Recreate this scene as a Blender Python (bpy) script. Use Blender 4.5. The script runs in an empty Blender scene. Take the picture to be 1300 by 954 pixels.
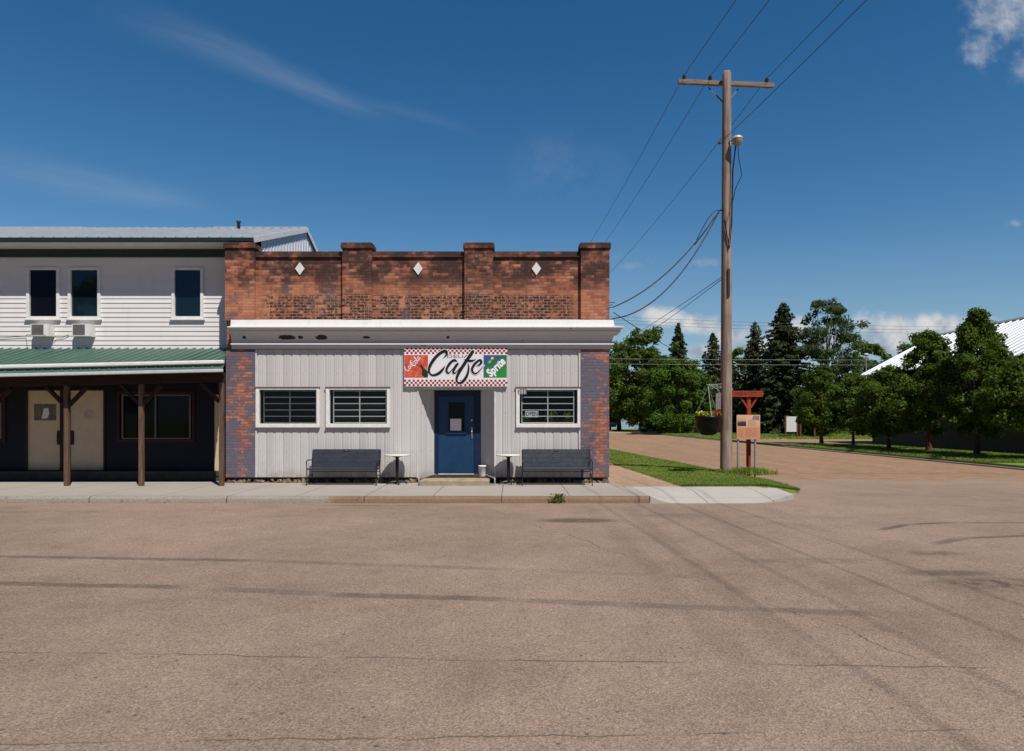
import bpy, bmesh, math, random
import numpy as np
from mathutils import Vector, Matrix
R = math.radians
C = bpy.context.scene.collection
scene = bpy.context.scene
random.seed(7)
F = 866.7            # focal length in pixels of the 1300 px wide photograph
CAMH, HOR, CX = 1.68, 534.0, 650.0
def PX(px, d): return (px - CX) * d / F
def PZ(py, d): return CAMH - (py - HOR) * d / F
SUN_AZ, SUN_EL = R(31), R(56)

# ------------------------------------------------------------------ node helper
class NT:
    def __init__(s, tree): s.t = tree; s.L = tree.links
    def n(s, typ, **kw):
        nd = s.t.nodes.new(typ)
        for k, v in kw.items(): setattr(nd, k, v)
        return nd
    def put(s, sock, v):
        if v is None: return
        if isinstance(v, bpy.types.NodeSocket): s.L.new(v, sock)
        else:
            if isinstance(v, (tuple, list)) and len(v) == 3 and len(getattr(sock, 'default_value', (0, 0, 0))) == 4: v = tuple(v) + (1,)
            sock.default_value = v
    def m(s, op, a, b=None, c=None, clamp=False):
        nd = s.n('ShaderNodeMath', operation=op, use_clamp=clamp)
        s.put(nd.inputs[0], a); s.put(nd.inputs[1], b)
        if c is not None: s.put(nd.inputs[2], c)
        return nd.outputs[0]
    def add(s, a, b): return s.m('ADD', a, b)
    def sub(s, a, b): return s.m('SUBTRACT', a, b)
    def mul(s, a, b): return s.m('MULTIPLY', a, b)
    def mx(s, a, b): return s.m('MAXIMUM', a, b)
    def mn(s, a, b): return s.m('MINIMUM', a, b)
    def step(s, x, lo, hi, a=0.0, b=1.0):
        nd = s.n('ShaderNodeMapRange', interpolation_type='SMOOTHSTEP')
        s.put(nd.inputs[0], x); s.put(nd.inputs[1], lo); s.put(nd.inputs[2], hi); s.put(nd.inputs[3], a); s.put(nd.inputs[4], b)
        return nd.outputs[0]
    def mix(s, f, a, b, bt='MIX'):
        nd = s.n('ShaderNodeMix', data_type='RGBA', blend_type=bt)
        s.put(nd.inputs[0], f); s.put(nd.inputs[6], a); s.put(nd.inputs[7], b)
        return nd.outputs[2]
    def noise(s, vec, scale, detail=4, rough=.55, dist=0, out=0):
        nd = s.n('ShaderNodeTexNoise')
        s.put(nd.inputs['Vector'], vec); s.put(nd.inputs['Scale'], scale); s.put(nd.inputs['Detail'], detail)
        s.put(nd.inputs['Roughness'], rough); s.put(nd.inputs['Distortion'], dist)
        return nd.outputs[out]
    def white(s, vec):
        nd = s.n('ShaderNodeTexWhiteNoise', noise_dimensions='3D'); s.put(nd.inputs['Vector'], vec); return nd.outputs[0]
    def vor(s, vec, scale, feature='F1', out=0):
        nd = s.n('ShaderNodeTexVoronoi', feature=feature); s.put(nd.inputs['Vector'], vec); s.put(nd.inputs['Scale'], scale); return nd.outputs[out]
    def ramp(s, f, stops):
        nd = s.n('ShaderNodeValToRGB'); e = nd.color_ramp.elements
        while len(e) < len(stops): e.new(.5)
        for i, (p, c) in enumerate(stops):
            e[i].position = p; e[i].color = tuple(c) + (1,) if len(c) == 3 else c
        s.put(nd.inputs[0], f); return nd.outputs[0]
    def xyz(s, v):
        nd = s.n('ShaderNodeSeparateXYZ'); s.put(nd.inputs[0], v); return nd.outputs[0], nd.outputs[1], nd.outputs[2]
    def comb(s, x=0., y=0., z=0.):
        nd = s.n('ShaderNodeCombineXYZ'); s.put(nd.inputs[0], x); s.put(nd.inputs[1], y); s.put(nd.inputs[2], z); return nd.outputs[0]
    def pos(s): return s.n('ShaderNodeNewGeometry').outputs['Position']
    def obj(s): return s.n('ShaderNodeTexCoord').outputs['Object']
    def rnd_island(s): return s.n('ShaderNodeNewGeometry').outputs['Random Per Island']
    def rnd_obj(s): return s.n('ShaderNodeObjectInfo').outputs['Random']
    def bump(s, h, strength=.3, dist=.01):
        nd = s.n('ShaderNodeBump'); s.put(nd.inputs['Height'], h); nd.inputs['Strength'].default_value = strength; nd.inputs['Distance'].default_value = dist
        return nd.outputs[0]
    def bsdf(s, col, rough=.7, spec=.3, metal=0., normal=None, **kw):
        nd = s.n('ShaderNodeBsdfPrincipled')
        s.put(nd.inputs['Base Color'], col); s.put(nd.inputs['Roughness'], rough); s.put(nd.inputs['Specular IOR Level'], spec); s.put(nd.inputs['Metallic'], metal)
        if normal is not None: s.put(nd.inputs['Normal'], normal)
        for k, v in kw.items(): s.put(nd.inputs[k], v)
        return nd.outputs[0]
    def out(s, sh): 
        o = s.n('ShaderNodeOutputMaterial'); s.L.new(sh, o.inputs[0])

MATS = {}
def mat(name, fn):
    if name in MATS: return MATS[name]
    m = bpy.data.materials.new(name); m.use_nodes = True; m.node_tree.nodes.clear()
    t = NT(m.node_tree); r = fn(t); t.out(r); MATS[name] = m
    return m

def plain(name, col, rough=.6, spec=.3, metal=0., var=.15, scale=6., dirt=.0, bump=0.):
    def fn(t):
        p = t.pos()
        n = t.noise(p, scale, 5, .6)
        k = t.step(n, .25, .75, 1 - var, 1 + var)
        c = t.mix(1., col, t.comb(k, k, k), 'MULTIPLY')
        if dirt:
            n2 = t.noise(p, scale * .35, 6, .7)
            c = t.mix(t.mul(t.step(n2, .48, .75), dirt), c, tuple(x * .35 for x in col))
        nr = t.bump(t.noise(p, scale * 8, 3), bump, .01) if bump else None
        return t.bsdf(c, t.step(n, .2, .8, max(0, rough - .1), min(1, rough + .1)), spec, metal, nr)
    return mat(name, fn)

# ------------------------------------------------------------------ object helpers
WL = {}
def tag(o, label=None, cat=None, group=None, kind=None):
    if label: o['label'] = label
    if cat: o['category'] = cat
    if group: o['group'] = group
    if kind: o['kind'] = kind
    return o
def empty(name, loc, label=None, cat=None, group=None):
    o = bpy.data.objects.new(name, None); C.objects.link(o); o.location = loc; o.empty_display_size = .2
    WL[o.name] = Vector(loc)
    return tag(o, label, cat, group)
def link(name, me, parent=None, loc=None):
    o = bpy.data.objects.new(name, me); C.objects.link(o)
    if parent is not None: o.parent = parent; WL[o.name] = WL[parent.name]
    else:
        WL[o.name] = Vector(loc or (0, 0, 0)); o.location = WL[o.name]
    return o
def copy_tree(o, parent=None):
    c = o.copy(); C.objects.link(c)
    if parent is not None: c.parent = parent
    for ch in list(o.children): copy_tree(ch, c)
    return c

class MB:
    """collects faces in world coordinates, linked as ONE mesh"""
    def __init__(s): s.v = []; s.f = []; s.mi = []; s.sm = []
    def face(s, pts, mi=0, sm=False):
        b = len(s.v); s.v += [tuple(p) for p in pts]; s.f.append(tuple(range(b, b + len(pts)))); s.mi.append(mi); s.sm.append(sm); return s
    def add(s, vs, fs, mi=0, sm=False):
        b = len(s.v); s.v += [tuple(p) for p in vs]
        for f in fs: s.f.append(tuple(b + i for i in f)); s.mi.append(mi); s.sm.append(sm)
        return s
    def box(s, x0, x1, y0, y1, z0, z1, mi=0, M=None):
        vs = [(x, y, z) for x in (x0, x1) for y in (y0, y1) for z in (z0, z1)]
        if M is not None: vs = [tuple(M @ Vector(v)) for v in vs]
        return s.add(vs, [(0, 1, 3, 2), (4, 6, 7, 5), (0, 4, 5, 1), (2, 3, 7, 6), (0, 2, 6, 4), (1, 5, 7, 3)], mi)
    def bar(s, a, b, w, h, up=(0, 0, 1), mi=0):
        a, b = Vector(a), Vector(b); d = (b - a).normalized(); u = Vector(up)
        sx = d.cross(u)
        if sx.length < 1e-4: sx = d.cross(Vector((1, 0, 0)))
        sx.normalize(); u = sx.cross(d)
        vs = []
        for p in (a, b):
            for i, j in ((-1, -1), (1, -1), (1, 1), (-1, 1)): vs.append(p + sx * (i * w / 2) + u * (j * h / 2))
        return s.add(vs, [(3, 2, 1, 0), (4, 5, 6, 7), (0, 1, 5, 4), (1, 2, 6, 5), (2, 3, 7, 6), (3, 0, 4, 7)], mi)
    def tube(s, pts, r, n=8, mi=0, caps=True):
        pts = [Vector(p) for p in pts]; rs = r if isinstance(r, (list, tuple)) else [r] * len(pts)
        rings = []; ref = None
        for i, p in enumerate(pts):
            d = (pts[min(i + 1, len(pts) - 1)] - pts[max(i - 1, 0)]).normalized()
            if ref is None:
                ref = d.cross(Vector((0, 0, 1)))
                if ref.length < .05: ref = d.cross(Vector((1, 0, 0)))
            ref = (ref - d * ref.dot(d)).normalized(); q = d.cross(ref)
            rings.append([p + (ref * math.cos(2 * math.pi * k / n) + q * math.sin(2 * math.pi * k / n)) * rs[i] for k in range(n)])
        vs = [v for rg in rings for v in rg]; fs = []
        for i in range(len(pts) - 1):
            for k in range(n): fs.append((i * n + k, i * n + (k + 1) % n, (i + 1) * n + (k + 1) % n, (i + 1) * n + k))
        s.add(vs, fs, mi, True)
        if caps: s.face(rings[0][::-1], mi); s.face(rings[-1], mi)
        return s
    def lathe(s, prof, c, n=24, mi=0, sm=True):
        """prof: list of (r, z)"""
        vs = [(c[0] + r * math.cos(2 * math.pi * k / n), c[1] + r * math.sin(2 * math.pi * k / n), c[2] + z) for r, z in prof for k in range(n)]
        fs = [(i * n + k, i * n + (k + 1) % n, (i + 1) * n + (k + 1) % n, (i + 1) * n + k) for i in range(len(prof) - 1) for k in range(n)]
        return s.add(vs, fs, mi, sm)
    def prism(s, poly, y0, y1, mi=0, axis='y'):
        """poly: (x,z) list extruded along y (axis y) or (y,z) along x"""
        n = len(poly)
        mk = (lambda p, t: (p[0], t, p[1])) if axis == 'y' else ((lambda p, t: (t, p[0], p[1])) if axis == 'x' else (lambda p, t: (p[0], p[1], t)))
        vs = [mk(p, y0) for p in poly] + [mk(p, y1) for p in poly]
        return s.add(vs, [tuple(range(n))[::-1], tuple(range(n, 2 * n))] + [(i, (i + 1) % n, n + (i + 1) % n, n + i) for i in range(n)], mi)
    def build(s, name, mats, parent=None, bevel=0., loc=None, fix=True, weld=False):
        me = bpy.data.meshes.new(name)
        off = WL[parent.name] if parent is not None else Vector(loc or (0, 0, 0))
        me.from_pydata([(v[0] - off.x, v[1] - off.y, v[2] - off.z) for v in s.v], [], s.f)
        for m in (mats if isinstance(mats, (list, tuple)) else [mats]): me.materials.append(m)
        me.polygons.foreach_set('material_index', s.mi); me.polygons.foreach_set('use_smooth', s.sm)
        if fix or bevel:
            bm = bmesh.new(); bm.from_mesh(me)
            if weld: bmesh.ops.remove_doubles(bm, verts=bm.verts, dist=1e-5)
            if fix: bmesh.ops.recalc_face_normals(bm, faces=bm.faces)
            if bevel: bmesh.ops.bevel(bm, geom=bm.edges[:], offset=bevel, segments=1, affect='EDGES', clamp_overlap=True)
            bm.to_mesh(me); bm.free()
        me.update()
        return link(name, me, parent, loc)

def rects(x0, x1, z0, z1, holes):
    xs = sorted({x0, x1} | {min(max(h[i], x0), x1) for h in holes for i in (0, 1)})
    res = []
    for a, b in zip(xs[:-1], xs[1:]):
        if b - a < 1e-6: continue
        m = (a + b) / 2; cuts = sorted([(h[2], h[3]) for h in holes if h[0] < m < h[1]])
        z = z0
        for c, d in cuts:
            if c > z: res.append((a, b, z, min(c, z1)))
            z = max(z, d)
        if z < z1: res.append((a, b, z, z1))
    return res

def sheet_np(name, V, Fq, mats, parent=None, kind=None, label=None, loc=None, smooth=False):
    """fast mesh from numpy verts (N,3) and quads (M,4)"""
    me = bpy.data.meshes.new(name); n, k = Fq.shape
    off = np.array(WL[parent.name]) if parent is not None else np.array(loc or (0, 0, 0))
    me.vertices.add(len(V)); me.vertices.foreach_set('co', (V - off).astype(np.float32).ravel())
    me.loops.add(n * k); me.loops.foreach_set('vertex_index', Fq.astype(np.int32).ravel())
    me.polygons.add(n); me.polygons.foreach_set('loop_start', np.arange(0, n * k, k, dtype=np.int32))
    if smooth: me.polygons.foreach_set('use_smooth', np.ones(n, dtype=bool))
    me.materials.append(mats); me.update(calc_edges=True); me.validate()
    return link(name, me, parent, loc)

def text_faces(body, size, shear=0., offset=0., bold=0.):
    cu = bpy.data.curves.new('lettering_source', 'FONT'); cu.body = body; cu.size = size; cu.shear = shear; cu.offset = bold; cu.resolution_u = 3
    cu.align_x = 'CENTER'; cu.align_y = 'CENTER'
    o = bpy.data.objects.new('lettering_source', cu); C.objects.link(o)
    dg = bpy.context.evaluated_depsgraph_get(); me = bpy.data.meshes.new_from_object(o.evaluated_get(dg))
    vs = [v.co.copy() for v in me.vertices]; fs = [tuple(p.vertices) for p in me.polygons]
    bpy.data.objects.remove(o); bpy.data.curves.remove(cu); bpy.data.meshes.remove(me)
    return vs, fs
# ------------------------------------------------------------------ materials
def brick_fn(kind):
    def fn(t):
        p = t.pos(); x, y, z = t.xyz(p)
        u = t.add(x, y)
        rh, bw = .0785, .205
        rz = t.m('DIVIDE', z, rh); row = t.m('FLOOR', rz); fv = t.mul(t.m('FRACT', rz), rh)
        cu = t.add(t.m('DIVIDE', t.add(u, 40.), bw), t.mul(t.m('MODULO', row, 2.), .5)); col = t.m('FLOOR', cu); fu = t.mul(t.m('FRACT', cu), bw)
        wob = t.mul(t.sub(t.noise(p, 30., 2), .5), .006)
        mort = t.mx(t.sub(1., t.step(t.add(fv, wob), .009, .015)), t.sub(1., t.step(t.add(fu, wob), .008, .014)))
        bc = t.comb(t.mul(col, bw), 0., t.mul(row, rh)); rn = t.white(bc)
        rn2 = t.white(t.comb(t.mul(col, bw), 3.7, t.mul(row, rh)))
        base = t.ramp(rn, [(0, (.30, .092, .053)), (.3, (.37, .125, .070)), (.6, (.43, .158, .088)), (.85, (.50, .20, .115)), (1, (.31, .11, .068))])
        fine = t.noise(p, 45., 4, .7)
        base = t.mix(1., base, t.ramp(fine, [(.25, (.7, .7, .7)), (.75, (1.25, 1.25, 1.25))]), 'MULTIPLY')
        mcol = t.mix(t.noise(p, 3., 3), (.17, .105, .08), (.36, .24, .17))
        bn = t.add(t.mul(t.noise(bc, 1.1, 3, .6), .8), t.mul(t.sub(rn2, .5), .25))     # brick-level patch noise
        pn = t.noise(p, 1.0, 5, .65)
        if kind == 'upper':
            # soot near the top
            zone = t.mul(t.step(z, 4.80, 5.65), .95)
            soot = t.mul(t.step(t.add(t.mul(t.noise(p, 1.6, 6, .7), .7), t.mul(bn, .35)), .33, .55), zone)
            # old painted-out lettering band with dark bricks and pale joints
            band = t.mul(t.mul(t.step(z, 4.30, 4.36), t.sub(1., t.step(z, 5.02, 5.10))), t.mul(t.step(x, -6.95, -6.5), t.sub(1., t.step(x, 1.4, 1.9))))
            lett = t.noise(t.comb(t.mul(x, 2.6), 0., t.mul(z, .5)), 1.0, 2, .5)
            dk = t.mul(band, t.step(t.add(t.mul(lett, .8), t.mul(rn2, .28)), .365, .465))
            orange = t.mul(t.mul(t.step(z, 4.2, 4.9), t.sub(1., t.step(z, 5.1, 5.7))), t.step(pn, .4, .62)); base = t.mix(t.mul(orange, .75), base, t.mix(rn2, (.50, .20, .105), (.62, .29, .155)))
            base = t.mix(t.mul(t.mul(dk, t.step(t.noise(p, 14., 3), .3, .55)), .93), base, (.022, .016, .018))
            mcol = t.mix(t.mul(band, .8), mcol, (.50, .29, .18))
            pur = t.mul(t.step(t.add(t.mul(bn, .35), t.mul(t.noise(p, 1.7, 6, .7), .65)), .50, .58), .72)
            c = t.mix(mort, base, mcol)
            c = t.mix(pur, c, t.mix(rn, (.100, .082, .105), (.155, .115, .125)))
            soot = t.mul(soot, t.step(t.add(t.add(t.mul(rn2, .5), t.mul(fine, .5)), t.mul(soot, .45)), .38, .72)); c = t.mix(soot, c, t.mix(fine, (.020, .014, .014), (.075, .042, .036)))
            cop = t.mul(t.step(z, 5.97, 6.0), t.step(t.noise(p, 9., 5, .7), .3, .7)); c = t.mix(t.mul(cop, .8), c, (.05, .03, .026))
            drip = t.step(t.noise(t.comb(t.mul(x, 7.), 0., t.mul(z, .55)), 1., 3), .58, .72)
            c = t.mix(t.mul(drip, .4), c, (.06, .035, .035))
        else:
            # navy-violet paint, worn off to bare brick
            edge = t.step(t.m('ABSOLUTE', t.sub(t.m('FRACT', t.m('DIVIDE', t.sub(u, 0.), .74)), .5)), .2, .5)
            fl = t.noise(t.comb(t.mul(u, 5.), 0., t.mul(z, 12.)), 1., 5, .7); worn = t.step(t.add(t.add(t.mul(bn, .25), t.add(t.mul(pn, .40), t.mul(fl, .42))), t.add(t.mul(edge, .08), t.mul(t.sub(rn2, .5), .05))), .535, .575); worn = t.mul(worn, t.step(t.noise(p, 26., 4, .7), .33, .5))
            pc = t.mix(t.noise(p, 9., 4), (.082, .078, .115), (.17, .152, .185))
            c0 = t.mix(mort, base, (.15, .115, .125))
            pcm = t.mix(t.mul(mort, .5), pc, (.17, .15, .17))
            c = t.mix(worn, pcm, c0)
        h = t.add(t.mul(t.sub(1., mort), .8), t.mul(fine, .3))
        return t.bsdf(c, .88, .2, 0., t.bump(h, .55, .012))
    return fn
M_brick_up = mat('weathered_brick', brick_fn('upper'))
M_brick_lo = mat('painted_brick', brick_fn('lower'))

def siding_fn(t):
    p = t.pos(); x, y, z = t.xyz(p)
    pan = t.white(t.comb(t.m('FLOOR', t.m('DIVIDE', t.add(x, 40.), .227)), 0., 0.))
    st = t.noise(t.comb(t.mul(x, 9.), 0., t.mul(z, .6)), 1., 4, .6)
    c = t.mix(t.add(t.mul(pan, .6), t.mul(st, .4)), (.46, .44, .43), (.585, .565, .545))
    low = t.mul(t.sub(1., t.step(z, .15, .75)), t.step(t.noise(p, 3., 5, .7), .35, .7))
    c = t.mix(t.mul(low, .5), c, (.28, .24, .19)); spl = t.mul(t.sub(1., t.step(z, .15, .40)), t.step(t.noise(p, 9., 4, .7), .3, .65)); c = t.mix(t.mul(spl, .35), c, (.20, .155, .115)); rst = t.mul(t.step(t.noise(t.comb(t.mul(x, 22.), 0., t.mul(z, .9)), 1., 3), .66, .76), t.step(pan, .55, .8)); c = t.mix(t.mul(rst, .22), c, (.26, .17, .11))
    # rows of fixing screws
    fx = t.m('ABSOLUTE', t.sub(t.m('FRACT', t.m('DIVIDE', t.add(x, 40.02), .227)), .5))
    fz = t.m('ABSOLUTE', t.sub(t.m('FRACT', t.m('DIVIDE', t.sub(z, .32), 1.05)), .5))
    scr = t.mul(t.sub(1., t.step(fx, .03, .06)), t.sub(1., t.step(fz, .009, .016)))
    c = t.mix(t.mul(scr, .6), c, (.16, .14, .13))
    return t.bsdf(c, .45, .4)
M_siding = mat('ribbed_metal_siding', siding_fn)
def lap_fn(t):
    p = t.pos(); x, y, z = t.xyz(p)
    st = t.noise(t.comb(t.mul(x, .8), 0., t.mul(z, 4.)), 1., 5, .6)
    c = t.mix(st, (.66, .62, .60), (.80, .765, .75))
    d = t.step(t.noise(t.comb(t.mul(x, 3.), 0., t.mul(z, .5)), 1., 5, .65), .5, .8)
    c = t.mix(t.mul(d, .22), c, (.38, .35, .32))
    return t.bsdf(c, .5, .35)
M_lap = mat('white_lap_siding', lap_fn)
def trim_fn(t):
    p = t.pos(); x, y, z = t.xyz(p)
    n = t.noise(p, 2.2, 7, .72); n2 = t.noise(p, 14., 4)
    c = t.mix(n2, (.66, .64, .62), (.78, .765, .74))
    st = t.step(t.noise(t.comb(t.mul(x, 5.), y, t.mul(z, .7)), 1., 4), .5, .8)
    c = t.mix(t.mul(st, .25), c, (.42, .38, .34))
    chip = t.step(t.add(n, t.mul(n2, .12)), .755, .775)
    c = t.mix(chip, c, (.045, .035, .03))
    return t.bsdf(c, .55, .35)
M_trim = mat('old_white_trim', trim_fn)
def frieze_fn(t):
    p = t.pos(); x, y, z = t.xyz(p)
    n = t.noise(t.comb(t.mul(x, 1.4), y, t.mul(z, 5.)), 1., 6, .7); n2 = t.noise(p, 10., 4)
    c = t.mix(n2, (.50, .49, .48), (.60, .59, .58))  # greyer than the trim: shade under the crown put into the colour
    chip = t.step(t.add(n, t.mul(n2, .1)), .735, .75)
    for (a, w_, k) in ((PX(311, 18.3), .06, .04), (PX(365, 18.3), .26, .07), (PX(382, 18.3), .08, .05), (PX(409, 18.3), .17, .07), (PX(466, 18.3), .12, .035), (PX(569, 18.3), .05, .04)):
        ex = t.m('DIVIDE', t.sub(x, a), w_); ez = t.m('DIVIDE', t.sub(z, 3.90), k); r_ = t.add(t.add(t.mul(ex, ex), t.mul(ez, ez)), t.mul(t.sub(t.noise(p, 12., 4), .5), 1.6)); chip = t.mx(chip, t.sub(1., t.step(r_, .7, .9)))
    c = t.mix(chip, c, (.03, .025, .022))
    return t.bsdf(c, .6, .3)
M_frieze = mat('shaded_peeling_frieze', frieze_fn)
M_white = plain('white_paint', (.72, .71, .69), .5, .35, 0, .06, 5)
M_winwhite = plain('window_frame_white', (.74, .72, .69), .5, .35, 0, .08, 9, .12)
M_bars = plain('grey_bars', (.55, .54, .52), .45, .4, 0, .05)
M_dark = plain('dark_interior', (.012, .012, .013), .9, .1)
M_black = plain('black_iron', (.012, .012, .014), .4, .5, 0, .2, 20)
M_slat = plain('charcoal_slats', (.032, .035, .045), .42, .5, 0, .12, 12, .1)
M_door = plain('blue_door_paint', (.006, .041, .105), .42, .4, 0, .1, 7, .1)
M_doordk = plain('dark_blue_frame', (.004, .018, .055), .5, .3, 0, .1)
M_steel = plain('brushed_steel', (.55, .55, .56), .3, .5, .9)
M_galv = plain('galvanised_pipe', (.36, .38, .39), .5, .5, .5, .15, 20)
M_paper = plain('paper', (.72, .68, .68), .8, .1, 0, .05)
M_tabletop = plain('cream_tabletop', (.66, .63, .56), .45, .4, 0, .05)
M_rust = plain('brown_sill_wood', (.15, .075, .045), .8, .2, 0, .3, 14)
M_bucket = plain('white_plastic', (.78, .77, .74), .4, .4, 0, .04)
M_green = plain('dark_green_metal', (.010, .030, .028), .45, .4, 0, .1)
M_beige = plain('beige_door_paint', (.58, .46, .31), .5, .3, 0, .06, 4, .1)
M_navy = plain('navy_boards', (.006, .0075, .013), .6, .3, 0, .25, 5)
M_maroon = plain('maroon_trim', (.030, .010, .009), .6, .3)
def wood(name, a, b, sc=1., vertical=True):
    def fn(t):
        p = t.pos(); x, y, z = t.xyz(p)
        v = t.comb(t.mul(x, 30. * sc), t.mul(y, 30. * sc), t.mul(z, 1.6 * sc)) if vertical else t.comb(t.mul(x, 1.6), t.mul(y, 20.), t.mul(z, 30.))
        n = t.noise(v, 1., 5, .65); n2 = t.noise(p, 1.2, 4)
        c = t.mix(t.step(n, .3, .72), a, b); c = t.mix(t.mul(t.step(n2, .5, .75), .5), c, tuple(q * .5 for q in a))
        ck = t.step(n, .69, .73)
        c = t.mix(t.mul(ck, .6), c, tuple(q * .22 for q in a))
        return t.bsdf(c, .8, .2, 0, t.bump(n, .5, .02))
    return mat(name, fn)
M_pole = wood('weathered_pole_wood', (.18, .13, .105), (.38, .295, .24), .5)
M_arm = wood('crossarm_wood', (.15, .105, .08), (.32, .24, .185), 1., False)
M_post = wood('brown_stained_wood', (.075, .043, .030), (.18, .112, .076))
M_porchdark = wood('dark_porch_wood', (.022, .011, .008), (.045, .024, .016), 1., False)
M_red = wood('red_painted_wood', (.24, .035, .018), (.36, .065, .032))
M_redletter = plain('dark_red_letters', (.09, .010, .012), .6)
M_redroof = None
def metal_roof(name, a, b, rough=.4):
    def fn(t):
        p = t.pos(); n = t.noise(p, 2., 5, .6)
        return t.bsdf(t.mix(n, a, b), t.step(n, .3, .7, rough, rough + .15), .5, .15)
    return mat(name, fn)
M_groof = metal_roof('green_metal_roof', (.050, .115, .090), (.085, .165, .130), .3)
M_sroof = metal_roof('grey_metal_roof', (.30, .32, .34), (.42, .44, .46), .4)
M_wroof = metal_roof('white_metal_roof', (.56, .58, .60), (.68, .70, .72), .45)
M_gable = metal_roof('pale_wall_cladding', (.74, .75, .76), (.82, .83, .84), .45)

def glass_fn(tr, col):
    def fn(t):
        fr = t.n('ShaderNodeFresnel'); fr.inputs[0].default_value = 1.52
        g = t.n('ShaderNodeBsdfGlossy'); g.inputs['Roughness'].default_value = .02
        tb = t.n('ShaderNodeBsdfTransparent'); t.put(tb.inputs[0], col)
        m = t.n('ShaderNodeMixShader'); t.put(m.inputs[0], t.m('MULTIPLY', fr.outputs[0], .8, clamp=True))
        t.L.new(tb.outputs[0], m.inputs[1]); t.L.new(g.outputs[0], m.inputs[2])
        return m.outputs[0]
    return fn
M_glass = mat('window_glass', glass_fn(1, (.8, .83, .82)))
M_dglass = mat('dark_reflecting_glass', lambda t: t.bsdf((.005, .006, .007), .04, .35, 0, t.bump(t.noise(t.pos(), 1.2, 1), .02, .05)))
M_tealglass = mat('teal_reflecting_glass', lambda t: t.bsdf((.006, .016, .022), .03, .7, 0, t.bump(t.noise(t.pos(), 1.1, 1), .02, .05)))
M_blackglass = mat('black_glass', lambda t: t.bsdf((.004, .004, .005), .06, .25))

def concrete_fn(a, b, joints=True, edge=False):
    def fn(t):
        p = t.pos(); x, y, z = t.xyz(p)
        n = t.noise(p, 1.1, 6, .65); n2 = t.noise(p, 38., 4, .7); n3 = t.noise(p, .35, 3)
        c = t.mix(n, a, b); c = t.mix(1., c, t.ramp(n2, [(.2, (.8, .8, .8)), (.8, (1.15, 1.15, 1.15))]), 'MULTIPLY')
        c = t.mix(t.mul(t.step(n3, .45, .7), .3), c, tuple(q * .72 for q in a))
        st = t.step(t.noise(p, 3.2, 6, .75), .60, .75); c = t.mix(t.mul(st, .35), c, tuple(q * .5 for q in a))
        if joints:
            wig = t.mul(t.sub(t.noise(p, 3., 2), .5), .02)
            fx = t.m('ABSOLUTE', t.sub(t.m('FRACT', t.m('DIVIDE', t.add(t.add(x, wig), 61.03), 1.52)), .5))
            j = t.step(fx, .4905, .4965)
            fy = t.m('ABSOLUTE', t.sub(y, 15.62)); j = t.mx(j, t.mul(t.sub(1., t.step(fy, .006, .014)), .6))
            c = t.mix(t.mul(j, .8), c, (.07, .055, .045))
        return t.bsdf(c, .9, .2, 0, t.bump(n2, .25, .008))
    return fn
M_walk = mat('sidewalk_concrete', concrete_fn((.315, .28, .24), (.405, .365, .318)))
M_ramp = mat('newer_concrete', concrete_fn((.385, .355, .31), (.485, .45, .40), True))
def kerb_fn(t):
    p = t.pos(); x, y, z = t.xyz(p)
    n = t.noise(p, 1.6, 5, .65); n2 = t.noise(p, 30., 4, .7)
    right = t.step(t.add(x, t.mul(n, .3)), -4.1, -3.7)
    c = t.mix(right, t.mix(n, (.25, .22, .18), (.36, .32, .27)), t.mix(n, (.17, .105, .062), (.30, .205, .13)))
    c = t.mix(t.mul(t.step(n2, .45, .7), .5), c, (.11, .08, .055)); ch = t.step(t.noise(p, 7., 6, .75), .60, .66); c = t.mix(t.mul(ch, .75), c, (.07, .05, .035))
    fx = t.m('ABSOLUTE', t.sub(t.m('FRACT', t.m('DIVIDE', t.add(x, 61.03), 3.04)), .5)); c = t.mix(t.mul(t.step(fx, .494, .498), .8), c, (.05, .04, .03))
    c = t.mix(t.mul(t.sub(1., t.step(z, -.15, -.07)), t.mul(t.step(n, .3, .7), .5)), c, (.14, .105, .075))
    return t.bsdf(c, .92, .2, 0, t.bump(n2, .5, .015))
M_kerb = mat('worn_kerb_concrete', kerb_fn)

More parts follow.
